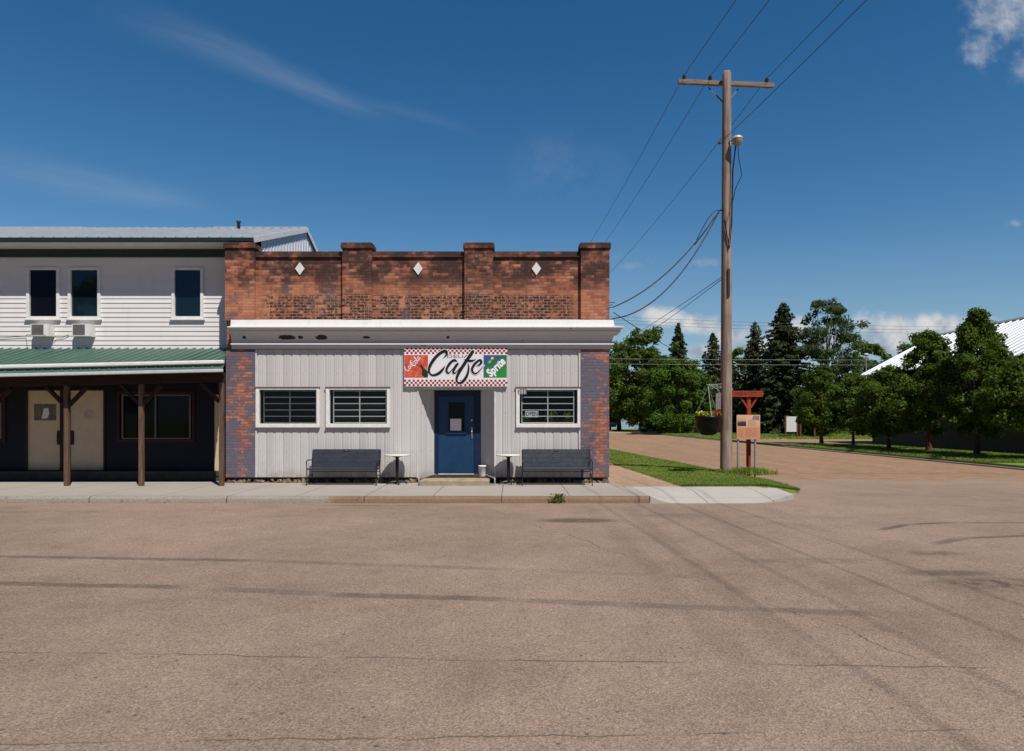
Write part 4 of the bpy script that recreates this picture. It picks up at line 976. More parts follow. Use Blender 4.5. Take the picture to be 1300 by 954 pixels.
# gable end wall (facing the cafe roof)
b = MB(); N = 60; yy = np.linspace(YW, YB, N); zr = [min(zEv + (y - yE) * (zR - zEv) / (yR - yE), zR - (y - yR) * .385) - .05 for y in yy]
for i in range(N - 1):
    o = .012 if i % 2 else 0; b.face([(XR - .02 + o, yy[i], 3.), (XR - .02 + o, yy[i + 1], 3.), (XR - .02 + o, yy[i + 1], zr[i + 1]), (XR - .02 + o, yy[i], zr[i])]); b.face([(XR - .02, yy[i + 1], 3.), (XR - .008, yy[i + 1], 3.), (XR - .008, yy[i + 1], zr[i + 1]), (XR - .02, yy[i + 1], zr[i + 1])])
b.face([(XR - .02, YB, 0), (XL, YB, 0), (XL, YB, 6.5), (XR - .02, YB, 6.5)]); b.face([(XL, YW, 0), (XL, YB, 0), (XL, YB, 7), (XL, YW, 7)])
b.build('gable_wall', M_gable, hw, fix=False)
b = MB(); s = (zR - zEv) / (yR - yE); b.bar((xe + .014, yE - .02, zEv - .07), (xe + .014, yR, zR - .07), .022, .15, up=(0, -s, 1)); b.bar((xe + .014, yR, zR - .07), (xe + .014, YB + .5, zR - .07 - (YB + .5 - yR) * .385), .022, .15, up=(0, .385, 1)); b.build('verge_trim', M_white, rf)
# ground floor under the porch
zf = .27
b = MB(); lh = [(PX(33.5, YW), PX(133.2, YW), zf, PZ(496, YW)), (PX(152, YW), PX(245, YW), PZ(559, YW), PZ(500, YW)), (PX(-60, YW), PX(5, YW), PZ(559, YW), PZ(500, YW))]
for r in rects(XL, XR, zf, 3.449, lh): lap(b, *r, YW, .12, .012)
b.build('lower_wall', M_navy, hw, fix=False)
b = MB(); b.box(XL, XR, 18.9, YW + .3, .02, zf); b.box(XL, XR, 18.88, 18.899, .14, .17); b.build('porch_step', plain('dark_porch_concrete', (.06, .056, .05), .9, .1, 0, .25, 4), hw)
x0, x1, z0, z1 = lh[0]; xm = (PX(76, YW) + PX(89, YW)) / 2
b = MB(); b.box(x0 - .02, x0 + .03, YW - .03, YW + .08, z0, z1 + .04); b.box(x1 - .03, x1 + .02, YW - .03, YW + .08, z0, z1 + .04); b.box(x0 + .031, x1 - .031, YW - .028, YW + .08, z1 - .0, z1 + .04); b.box(PX(76.5, YW), PX(88.5, YW), YW - .02, YW + .08, z0, z1); b.build('door_frame', M_maroon, hw)
for k, (a, c) in enumerate(((34.5, 76), (89, 132.3))):
    da, dc = PX(a, YW), PX(c, YW); hl = []
    if k == 0: hl = [(PX(42.5, YW), PX(71, YW), PZ(534, YW), PZ(513, YW))]
    b = MB()
    for r in rects(da + .004, dc - .004, z0 + .012, z1 - .006, hl): b.box(r[0], r[1], YW + .02, YW + .06, r[2], r[3])
    d = b.build('door', M_beige, hw)
    if k == 0:
        h = hl[0]; b = MB(); b.face([(h[0], YW + .03, h[2]), (h[1], YW + .03, h[2]), (h[1], YW + .03, h[3]), (h[0], YW + .03, h[3])]); b.build('glass_pane', plain('dull_glass', (.13, .10, .075), .25, .5), d)
    hx = PX(74.2 if k == 0 else 91.5, YW); b = MB(); b.box(hx - .045, hx + .045, YW - .0, YW + .019, PZ(565, YW), PZ(547, YW)); b.tube([(hx, YW - .0, PZ(550, YW)), (hx, YW - .05, PZ(551, YW)), (hx, YW - .05, PZ(561, YW)), (hx, YW, PZ(562, YW))], .014); b.build('handle', M_black, d)
for k, (px0, px1, py0, py1, lab) in enumerate(((52, 62, 518, 532, 'crumpled white paper behind the glass of the beige door'), (106, 119, 520, 533, 'pale round poster stuck on the windowless beige door'))):
    nb_ = MB(); yv = YW + .026 if k == 0 else YW + .0165; xa, xb, za, zb = PX(px0, YW), PX(px1, YW), PZ(py1, YW), PZ(py0, YW)
    if k == 0: nb_.face([(xa, yv, za), (xb - .05, yv, za + .02), (xb, yv - .004, za + .16), (xb - .03, yv, zb), (xa + .06, yv, zb - .02)])
    else: nb_.face([((xa + xb) / 2 + math.cos(a * .3927) * (xb - xa) / 2 * (1 + .08 * (a % 2)), yv, (za + zb) / 2 + math.sin(a * .3927) * (zb - za) / 2) for a in range(16)])
    tag(nb_.build('paper_notice', M_paper if k == 0 else plain('faded_poster', (.44, .36, .32), .8), loc=(xa, yv, za), fix=False), lab, 'notice')
for i, (x0, x1, z0, z1) in enumerate(lh[1:]):
    b = MB(); e = .10
    b.box(x0 - .06, x0 + .01, YW - .04, YW + .02, z0 - .06, z1 + .06); b.box(x1 - .01, x1 + .06, YW - .04, YW + .02, z0 - .06, z1 + .06); b.box(x0 + .011, x1 - .011, YW - .038, YW + .02, z1 - .01, z1 + .06); b.box(x0 + .011, x1 - .011, YW - .038, YW + .02, z0 - .06, z0 + .01)
    w = b.build('window', M_maroon, hw)
    b = MB(); xa, xb = x0 + .08, x1 - .08; xm_ = xa + (xb - xa) * .49
    for q in (xa, xm_, xb): b.box(q - .018, q + .018, YW - .02, YW + .015, z0 + .03, z1 - .03)
    b.box(xa + .019, xm_ - .019, YW - .018, YW + .015, z0 + .03, z0 + .06); b.box(xm_ + .019, xb - .019, YW - .018, YW + .015, z0 + .03, z0 + .06); b.box(xa + .019, xm_ - .019, YW - .018, YW + .015, z1 - .06, z1 - .03); b.box(xm_ + .019, xb - .019, YW - .018, YW + .015, z1 - .06, z1 - .03)
    b.build('sash', plain('dull_white_sash', (.15, .14, .125), .6), w)
    b = MB(); b.face([(x0, YW + .03, z0), (x1, YW + .03, z0), (x1, YW + .03, z1), (x0, YW + .03, z1)]); b.build('pane', M_blackglass, w)
b = MB(); b.box(PX(272.5, 19.1), PX(279, 19.1), YW - .1, YW - .02, zf, 2.4); b.build('corner_board', M_beige, hw)
# porch roof
yG = 17.16; tilt = .022
def tz(x): return (x - XR) * tilt
zt, zg = PZ(443, YW), PZ(458.5, yG)
xR = PX(285, yG)
b = MB(); n = 26; xs_ = np.linspace(-24.0, xR, n + 1)
yK, xK = 18.33, PX(286.5, 18.33)
def roofz(y): return zg + (zt - zg) * (y - yG) / (YW - .02 - yG)
for a, c in zip(xs_[:-1], xs_[1:]):
    cr_ = min(c, xK - .02); ar_ = min(a, xK - .02)
    for o_ in (0, -.03): b.face([(a, yG, zg + tz(a) + o_), (c, yG, zg + tz(c) + o_)] + ([(xK, yK, roofz(yK) + o_)] if c == xs_[-1] else []) + [(cr_, YW - .02, zt + o_), (ar_, YW - .02, zt + o_)])
x = xR - .03
while x > -24:
    for p, q in (((-.025, 0), (-.01, .035)), ((-.01, .035), (.01, .035)), ((.01, .035), (.025, 0))):
        ye_ = YW - .02 if x < xK - .03 else yG + (yK - yG) * (xR - x) / (xR - xK)
        b.face([(x + p[0], yG, zg + tz(x) + p[1]), (x + q[0], yG, zg + tz(x) + q[1]), (x + q[0], ye_, roofz(ye_) + q[1]), (x + p[0], ye_, roofz(ye_) + p[1])])
    x -= .235
b.face([(xR, yG, zg), (xK, yK, roofz(yK)), (xK, yK, roofz(yK) - .03), (xR, yG, zg - .03)])
# steep lower skirt
for a, c in zip(xs_[:-1], xs_[1:]): b.face([(a, yG - .10, zg - .205 + tz(a)), (c, yG - .10, zg - .205 + tz(c)), (c, yG - .0, zg - .07 + tz(c)), (a, yG - .0, zg - .07 + tz(a))])
x = xR - .05
while x > -24:
    b.bar((x, yG - .105, zg - .205 + tz(x)), (x, yG - .004, zg - .07 + tz(x)), .03, .03, up=(0, -1, .7)); x -= .235
pr = b.build('porch_roof', M_groof, hw, fix=False)
def longbar(name, m, y0, y1, za, zb, xr, bev=0.):
    b = MB(); xl = -24.0
    vs = [(x, y, z + tz(x)) for x in (xl, xr) for y in (y0, y1) for z in (za, zb)]
    b.add(vs, [(0, 1, 3, 2), (4, 6, 7, 5), (0, 4, 5, 1), (2, 3, 7, 6), (0, 2, 6, 4), (1, 5, 7, 3)]); return b.build(name, m, pr, bevel=bev)
longbar('snow_guard', M_white, yG - .10, yG + .02, zg - .072, zg + .022, xR + .0, .02)
longbar('gutter', plain('pale_grey_gutter', (.52, .52, .53), .5, .4, 0, .08), yG - .17, yG - .08, zg - .285, zg - .207, xR + .01, .012)
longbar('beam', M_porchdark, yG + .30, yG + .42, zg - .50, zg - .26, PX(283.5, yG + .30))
b = MB(); x = xK - .1
while x > -24:
    b.bar((x, yG + .0, zg - .16 + tz(x)), (x, YW - .05, zt - .13), .045, .14); x -= .6
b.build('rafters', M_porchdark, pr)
YP = yG + .36
for px in (281.5, 179.6, 85.0, -12.):
    x = PX(px, YP); zb = zg - .51 + tz(x)
    b = MB(); b.box(x - .055, x + .055, YP - .055, YP + .055, .003, zb); po = b.build('post', M_post, hw, bevel=.008)
    b = MB()
    for s in ((-1, 1) if px < 250 else (-1,)): b.bar((x + s * .06, YP, zb - .50), (x + s * .52, YP, zb - .03), .085, .09, up=(0, 1, 0))
    b.build('brace', M_porchdark, po)
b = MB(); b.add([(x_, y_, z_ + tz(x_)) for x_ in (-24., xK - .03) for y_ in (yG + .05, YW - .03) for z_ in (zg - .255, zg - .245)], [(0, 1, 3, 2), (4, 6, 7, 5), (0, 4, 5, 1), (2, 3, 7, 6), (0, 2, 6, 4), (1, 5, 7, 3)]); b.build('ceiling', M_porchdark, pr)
# air conditioners and the loose wire
def make_ac():
    t = empty('air_conditioner', (0, 0, 0)); b = MB(); w, h, d = .25, .17, .25
    b.box(-w, w, -d, -.0, -h, -h + .02); b.box(-w, w, -d, -.0, h - .02, h); b.box(-w, -w + .02, -d, 0, -h + .0205, h - .0205); b.box(w - .14, w, -d, 0, -h + .0205, h - .0205); b.box(-w + .021, w - .141, -.02, 0, -h + .021, h - .021); b.build('casing', M_winwhite, t)
    b = MB(); b.box(-w + .021, w - .141, -d + .03, -d + .04, -h + .021, h - .021, 1)
    for k in range(9): z = -h + .045 + k * (2 * h - .09) / 8; b.box(-w + .0215, w - .1415, -d + .005, -d + .028, z - .006, z + .006)
    b.build('grille', [plain('grey_grille', (.30, .29, .28), .6), plain('grille_shadow', (.04, .04, .042), .8)], t); return t
ac = make_ac(); ac.location = (PX(53.3, YW - .17), YW - .018, PZ(419.7, YW - .17)); tag(ac, 'white air conditioner under the upper window with a wire hanging past it', 'air conditioner', 'window air conditioners')
a2 = copy_tree(ac); a2.location = (PX(105.5, YW - .17), YW - .018, PZ(419.7, YW - .17)); a2['label'] = 'white air conditioner under the window nearest the middle of the upper wall'
b = MB(); b.tube([(PX(px, YW - .04), YW - .04 if px < 36 or px > 70 else YW - .29, PZ(py, YW - .04)) for px, py in ((-20, 430), (5, 429), (33, 427), (42, 426.8), (64, 427.2), (72, 428.5), (80, 428.6), (83, 427), (87, 425))], .009, 6); tag(b.build('loose_cable', plain('brown_cable', (.12, .09, .075), .6)), 'thin brown cable sagging across the upper white siding', 'cable')

# ------------------------------------------------------------------ utility pole with crossarm and lamp
YPo = 21.1; xp = PX(921.8, YPo)
zt_ = PZ(90, YPo)
pole = empty('utility_pole', (xp, YPo, .03), 'tall weathered timber utility pole with crossarm and street lamp on the corner lawn', 'utility pole')
def pole_at(z): return xp + (z / zt_) * .02, .182 - .052 * z / zt_
b = MB(); zz = np.linspace(-.2, zt_ - .09, 26); b.tube([(pole_at(z)[0], YPo, z) for z in zz] + [(pole_at(zt_)[0], YPo, zt_ - .03), (pole_at(zt_)[0], YPo, zt_)], [pole_at(z)[1] for z in zz] + [.10, .03], 18); b.build('pole', M_pole, pole)
ya = YPo + .21; zca, zcb = PZ(104, ya), PZ(109, ya); xa, xb = PX(861, ya), PX(982.5, ya)
b = MB(); b.bar((xa, ya, zca), (xb, ya, zcb), .10, .135); arm = b.build('crossarm', M_arm, pole, bevel=.008)
b = MB()
for px in (900, 938):
    b = MB(); b.bar((PX(px, ya), ya + .06, PZ(112 if px > 921 else 110, ya)), (pole_at(zca)[0] + (.0), YPo + .12, PZ(131, YPo)), .035, .012, up=(0, 1, 0)); b.build('crossarm_brace', M_black, pole)
INS = []
for px, py in ((868.5, 99), (901.5, 102), (973.5, 105)):
    z = zca + (PX(px, ya) - xa) / (xb - xa) * (zcb - zca) + .068; x = PX(px, ya)
    b = MB(); b.lathe([(0, -.17), (.012, -.17), (.012, .03), (.045, .03), (.06, .06), (.04, .08), (.06, .10), (.045, .135), (.03, .145), (.03, .16), (0, .165)], (x, ya, z), 14); b.build('insulator', plain('brown_porcelain', (.03, .018, .014), .25, .6), pole); INS.append((x, ya, z + .15))
# lamp on a short bracket
zl = PZ(178, YPo - .3); xl = PX(936, YPo - .3); yl = YPo - .32
b = MB(); b.tube([(xp + .06, YPo - .15, zl + .02), (xl, yl, zl + .05)], .025, 8); lamp = b.build('street_lamp', M_galv, pole)
b = MB(); b.lathe([(0, .11), (.10, .105), (.15, .07), (.16, .03), (.16, .0), (.155, -.0)], (xl, yl, zl), 24); b.build('lamp_hood', plain('pale_lamp_metal', (.50, .48, .43), .4, .5, .1), lamp)
b = MB(); b.lathe([(.153, .0), (.148, -.05), (.12, -.12), (.08, -.17), (.045, -.20), (0, -.205)], (xl, yl, zl), 24); b.build('lamp_lens', plain('yellowed_lens', (.34, .27, .18), .25, .5, 0, .1), lamp)
b = MB(); pts = [(xl + .02, yl, zl - .22), (xl + .03, yl, zl - .5), (xl + .11, yl, zl - .95), (xl + .12, yl, zl - 1.1), (xl - .02, YPo - .2, zl - 1.45), (xp + .16, YPo - .16, zl - 1.8)]; b.tube(catmull([p for p in pts], 6), .012, 6)
b.tube([(xl - .05, yl, zl - .15), (xp + .14, YPo - .2, zl - .9), (xp + .11, YPo - .19, zl - 2.5), (xp + .04, YPo - .2, zl - 3.3), (xp - .1, YPo - .17, zl - 2.4)], .022, 6); b.build('lamp_cable', M_cable, lamp)
b = MB(); zc = PZ(360, YPo); b.box(xp - .012, xp + .055, YPo - .20, YPo - .165, PZ(378, YPo), PZ(343, YPo)); b.build('number_strip', plain('dark_strip', (.03, .028, .028), .7), pole)
b = MB(); b.tube([(xp - .20, YPo, zl + .02), (xp + .22, YPo, zl + .02)], .02, 6); b.build('wire_bolt', M_black, pole); b = MB(); b.lathe([(0, -.03), (.035, -.03), (.035, .04), (0, .04)], (xp - .21, YPo - .02, zl + .02), 10); b.build('wire_spool', M_black, pole); b = MB(); b.tube([(xp - .22, YPo - .06, PZ(268, YPo)), (xp - .1, YPo - .1, PZ(268, YPo))], .025, 6); b.build('wire_bracket', M_black, pole)

# ------------------------------------------------------------------ wires
def wire(name, a, c, sag, r, label, n=40, group=None, m=M_thincable, cat='power line'):
    a, c = Vector(a), Vector(c); pts = []
    for i in range(n + 1):
        t = i / n; p = a.lerp(c, t); p.z -= 4 * sag * t * (1 - t); pts.append(p)
    b = MB(); b.tube(pts, r, 6, 0); return tag(b.build(name, m, loc=a), label, cat, group)
dxw = -.055
def through(p0, dz_back, label, L1=44., L2=44., back=True):
    # one conductor: from a pole behind the viewer, over the insulator, to the next pole behind the cafe
    x, y, z = p0; pts = []
    for i in range(41):
        t = i / 40; pts.append(Vector((x - dxw * L1 * (1 - t), y - L1 * (1 - t), z - 4 * .75 * t * (1 - t))))
    for i in range(1, 41 if back else 1):
        t = i / 40; pts.append(Vector((x + dxw * L2 * t, y + L2 * t, z + dz_back * t - 4 * .85 * t * (1 - t))))
    b = MB(); b.tube(pts, .0095, 6); return tag(b.build('power_line', M_thincable, loc=p0), label, 'power line', 'wires along the side street')
through(INS[0], .2, 'thin power line tied to the insulator at the left tip of the crossarm')
through(INS[1], .2, 'thin power line tied to the insulator between the crossarm tip and the pole')
through(INS[2], .2, 'thin power line tied to the insulator at the right tip of the crossarm')
through((xp - .20, YPo - .02, zl + .02), .0, 'thin power line ending at the pole shaft level with the street lamp', back=False)
pa = (xp - .22, YPo - .06, PZ(268, YPo))
for (xe_, ye_, pye, sag, lab, r) in ((2.80, 18.85, 390, .42, 'upper of two thick black service cables from pole to cafe corner', .017), (2.74, 18.75, 405, .75, 'lower of two thick black service cables from pole to cafe corner', .017)):
    o = wire('service_cable', (pa[0], pa[1], pa[2]), (xe_, ye_, PZ(pye, ye_)), sag, r, lab, 30, 'service cables', M_cable, 'cable')
b = MB(); b.tube(catmull([(pa[0], pa[1], pa[2]), (pa[0] - .18, pa[1] - .05, pa[2] - .05), (pa[0] - .42, pa[1] - .1, pa[2] - .35), (pa[0] - .75, pa[1] - .15, pa[2] - .95)], 6), .012, 6); b.tube(catmull([(pa[0], pa[1], pa[2] - .08), (pa[0] - .2, pa[1] - .05, pa[2] - .25), (pa[0] - .38, pa[1] - .1, pa[2] - .55), (pa[0] - .8, pa[1] - .12, pa[2] - 1.1)], 6), .01, 6)
tag(b.build('cable_loop', M_cable, loc=pa), 'loose black cable loops hanging where the service cables meet the pole', 'cable')
b = MB(); b.tube([(BR - .02, 18.75, PZ(384, 18.7)), (BR + .22, 18.75, PZ(384, 18.7))], .012, 6); b.build('wire_bracket', M_black, cafe)
b = MB(); b.tube([(BR, 18.75, PZ(387, 18.7)), (BR + .16, 18.75, PZ(387, 18.7))], .012, 6); b.build('wire_bracket', M_black, cafe)
b = MB(); b.tube([(BR, 18.85, PZ(390, 18.8)), (BR + .2, 18.85, PZ(390, 18.8))], .014, 6); b.build('wire_bracket', M_black, cafe)
b = MB(); b.tube([(BR, 18.75, PZ(405, 18.7)), (BR + .14, 18.75, PZ(405, 18.7))], .014, 6); b.build('wire_bracket', M_black, cafe)
pb = (xp - .17, YPo - .05, PZ(353, YPo))
wire('phone_line', pb, (3.2, 66, 5.9), .55, .010, 'upper of two thin phone lines running from low on the pole behind the cafe', 40, 'phone lines')
wire('phone_line', (pb[0], pb[1], pb[2] - .07), (3.5, 66, 5.5), .75, .010, 'lower of two thin phone lines running from low on the pole behind the cafe', 40, 'phone lines')
wire('phone_line', (BR + .2, 18.9, PZ(397, 18.9)), (30, 92, 9.0), .9, .012, 'black cable slanting down from the cafe corner towards the spruces', 50, None, M_cable)
for k in range(3): wire('distant_line', (-10, 66, 12.9 - .33 * k), (75, 74, 11.9 - .36 * k), .9, .013, ['topmost', 'middle', 'lowest'][k] + ' of the three distant wires crossing the sky above the trees', 40, 'distant wires')
for k in range(2): wire('distant_line', (-10, 70, 8.25 - .55 * k), (70, 72, 8.2 - .5 * k), .25, .012, ['upper', 'lower'][k] + ' of the pale pair of wires crossing in front of the trees', 30, 'distant wires', plain('pale_wire', (.30, .31, .32), .4, .5, .3))

# ------------------------------------------------------------------ hanging basket, street sign, information board
hbx, hby = PX(899, 20.8), 20.8
hb = empty('hanging_basket', (hbx, hby, PZ(553, hby)), 'black hanging flower basket beside the utility pole', 'flower basket')
zt0, zb0 = PZ(528.5, hby), PZ(553, hby); hh = zt0 - zb0; r0 = .40
b = MB(); b.lathe([(0, 0), (.12, .0), (.22, .035), (.31, .12), (.37, .26), (.395, hh - .08), (.415, hh - .06), (.415, hh), (.385, hh), (.37, hh - .06), (0, hh - .07)], (hbx, hby, zb0), 32); b.build('pot', plain('black_pot', (.006, .006, .008), .4, .2, 0, .1), hb)
zhk = PZ(490, hby); b = MB()
for k in range(3): a = k * 2.094 + .5; b.tube([(hbx + .39 * math.cos(a), hby + .39 * math.sin(a), zt0), (hbx, hby, zhk)], .008, 6)
b.build('chains', M_galv, hb)
rr = random.Random(5)
def petals(name, m, n, ax, cxo, zo, s):
    b = MB()
    for k in range(n):
        a = rr.uniform(0, 6.28); q = math.sqrt(rr.random()) * .34; p = Vector((hbx + cxo + ax * q * math.cos(a), hby + q * math.sin(a), zt0 + rr.uniform(0, .11) + zo)); u = Vector((rr.uniform(-1, 1), rr.uniform(-1, 1), rr.uniform(-.4, 1))).normalized() * s; v = u.cross(Vector((rr.uniform(-1, 1), rr.uniform(-1, 1), 1))).normalized() * s
        b.face([p - u, p - v * .6, p + u, p + v * .6])
    b.build(name, m, hb, fix=False)
petals('foliage', M_weed, 240, 1.1, 0, -.01, .05); petals('yellow_petals', plain('yellow_petals', (.62, .58, .06), .6, .2, 0, .1), 90, .5, -.19, .04, .032); petals('red_petals', plain('red_petals', (.55, .075, .03), .6, .2, 0, .15), 110, .55, .18, .04, .034)
b = MB(); b.tube([(xp - .16, YPo - .1, zhk + .06), (hbx - .05, hby, zhk + .03)], .013, 6)
for k, (cx, rr0) in enumerate(((.13, .075), (.27, .06), (.39, .045))):
    b.tube([(hbx - .02 + cx + rr0 * math.cos(a * .5) * (1 - a * .035), hby - .01 + .1 * cx, zhk - .05 + rr0 * math.sin(a * .5) * (1 - a * .035)) for a in range(16)], .009, 6)
b.tube([(xp - .17, YPo - .1, zhk - .28), (hbx + .25, hby, zhk - .09), (hbx + .02, hby, zhk + .02)], .011, 6); b.build('scroll_bracket', plain('grey_scroll_iron', (.30, .30, .31), .5, .4, .3), hb)
b = MB(); b.box(PX(907.5, 21.0), PX(914, 21.0), 20.9, 20.92, PZ(520, 21), PZ(499, 21)); sg = b.build('small_plate', plain('dull_mauve_plate', (.20, .17, .18), .6, .3), loc=(PX(911, 21), 20.9, PZ(520, 21))); tag(sg, 'small dull grey plate fixed to the left side of the utility pole', 'sign')
yS = 21.35
xs0 = PX(950.3, yS)
ss_ = empty('street_sign', (xs0, yS, .04), 'red timber street name board on a red post behind the information board', 'street sign')
b = MB(); b.box(xs0 - .058, xs0 + .058, yS - .058, yS + .058, -.1, PZ(504, yS)); b.build('post', M_red, ss_, bevel=.008)
za, zb = PZ(504.3, yS - .1), PZ(496.5, yS - .1); xa, xb = PX(926.5, yS - .1), PX(968.3, yS - .1)
b = MB(); b.prism([(xa, za), (xb, za), (xb + .03, (za + zb) / 2), (xb, zb), (xa, zb)], yS - .11, yS - .06); bd = b.build('name_board', M_red, ss_, bevel=.006)
b = MB(); b.prism([(xa + .02, za + .02), (xb - .02, za + .02), (xb - .0, (za + zb) / 2), (xb - .02, zb - .02), (xa + .02, zb - .02)], yS + .06, yS + .10)
b.build('name_board', M_red, ss_, bevel=.006)
textpart('lettering', 'MAIN', .155, (PX(941, yS - .1), (za + zb) / 2), 0, M_redletter, ss_, yS - .113, 1.0); textpart('lettering', 'ST', .155, (PX(957, yS - .1), (za + zb) / 2), 0, M_redletter, ss_, yS - .113, 1.1)
b = MB(); b.bar((xs0 + .05, yS - .03, za - .33), (xs0 + .26, yS - .03, za - .01), .05, .06, up=(0, 1, 0)); b.build('brace', M_red, ss_); b = MB(); b.bar((xs0 - .05, yS - .03, za - .33), (xs0 - .26, yS - .03, za - .01), .05, .06, up=(0, 1, 0)); b.build('brace', M_red, ss_)
yI = 21.0
ib = empty('information_board', (PX(949.5, yI), yI, .04), 'orange printed information board on two grey posts beside the utility pole', 'sign')
ia, ic, iz0, iz1 = PX(935.2, yI), PX(964.8, yI), PZ(558, yI), PZ(527, yI)
def panel_fn(t):
    p = t.pos(); x, y, z = t.xyz(p); n = t.noise(p, 6., 5, .7); f = t.step(z, iz0, iz1)
    return t.bsdf(t.mix(t.mul(n, .5), t.ramp(f, [(0, (.52, .22, .13)), (.45, (.60, .27, .12)), (.62, (.62, .40, .25)), (1, (.64, .46, .30))]), (.62, .33, .22)), .5, .3)
b = MB(); b.box(ia, ic, yI - .012, yI + .012, iz0, iz1); b.build('panel', mat('orange_print', panel_fn), ib)
iw, ih = ic - ia, iz1 - iz0
def pic_fn(t):
    p = t.pos(); x, y, z = t.xyz(p); n = t.noise(p, 14., 4, .7); f = t.add(t.step(z, iz1 - .46 * ih, iz1 - .1 * ih), t.mul(t.sub(n, .5), .6))
    return t.bsdf(t.ramp(f, [(0, (.05, .02, .015)), (.3, (.03, .03, .05)), (.5, (.10, .10, .15)), (.62, (.55, .25, .12)), (1, (.62, .38, .2))]), .5, .3)
b = MB(); b.face([(ia + .03 * iw, yI - .0135, iz1 - .46 * ih), (ia + .40 * iw, yI - .0135, iz1 - .46 * ih), (ia + .40 * iw, yI - .0135, iz1 - .06 * ih), (ia + .03 * iw, yI - .0135, iz1 - .06 * ih)]); b.build('photograph', mat('faded_photo_print', pic_fn), ib)
b = MB()
for k in range(7): z = iz1 - (.20 + .04 * k) * ih; b.box(ia + .48 * iw, ia + (.88 - .05 * (k % 3)) * iw, yI - .0138, yI - .0125, z - .008, z)
for k in range(9): z = iz1 - (.54 + .042 * k) * ih; b.box(ia + .06 * iw, ia + (.30 - .03 * (k % 2)) * iw, yI - .0138, yI - .0125, z - .008, z); b.box(ia + .36 * iw, ia + (.92 - .05 * (k % 3)) * iw, yI - .0138, yI - .0125, z - .008, z)
b.build('print_lines', plain('brown_print', (.33, .17, .10), .6), ib)
b = MB(); b.face([(ia + .66 * iw, yI - .0135, iz1 - .2 * ih), (ia + .96 * iw, yI - .0135, iz1 - .22 * ih), (ia + .97 * iw, yI - .0135, iz1 - .03 * ih), (ia + .70 * iw, yI - .0135, iz1 - .03 * ih)]); b.build('picture', plain('mauve_print', (.30, .18, .17), .6, .2, 0, .5, 30), ib)
for px in (937.5, 959.3):
    b = MB(); x = PX(px, yI); b.tube([(x, yI + .05, -.1), (x, yI + .05, iz1 - .08)], .032, 10); b.build('leg', M_galv, ib)
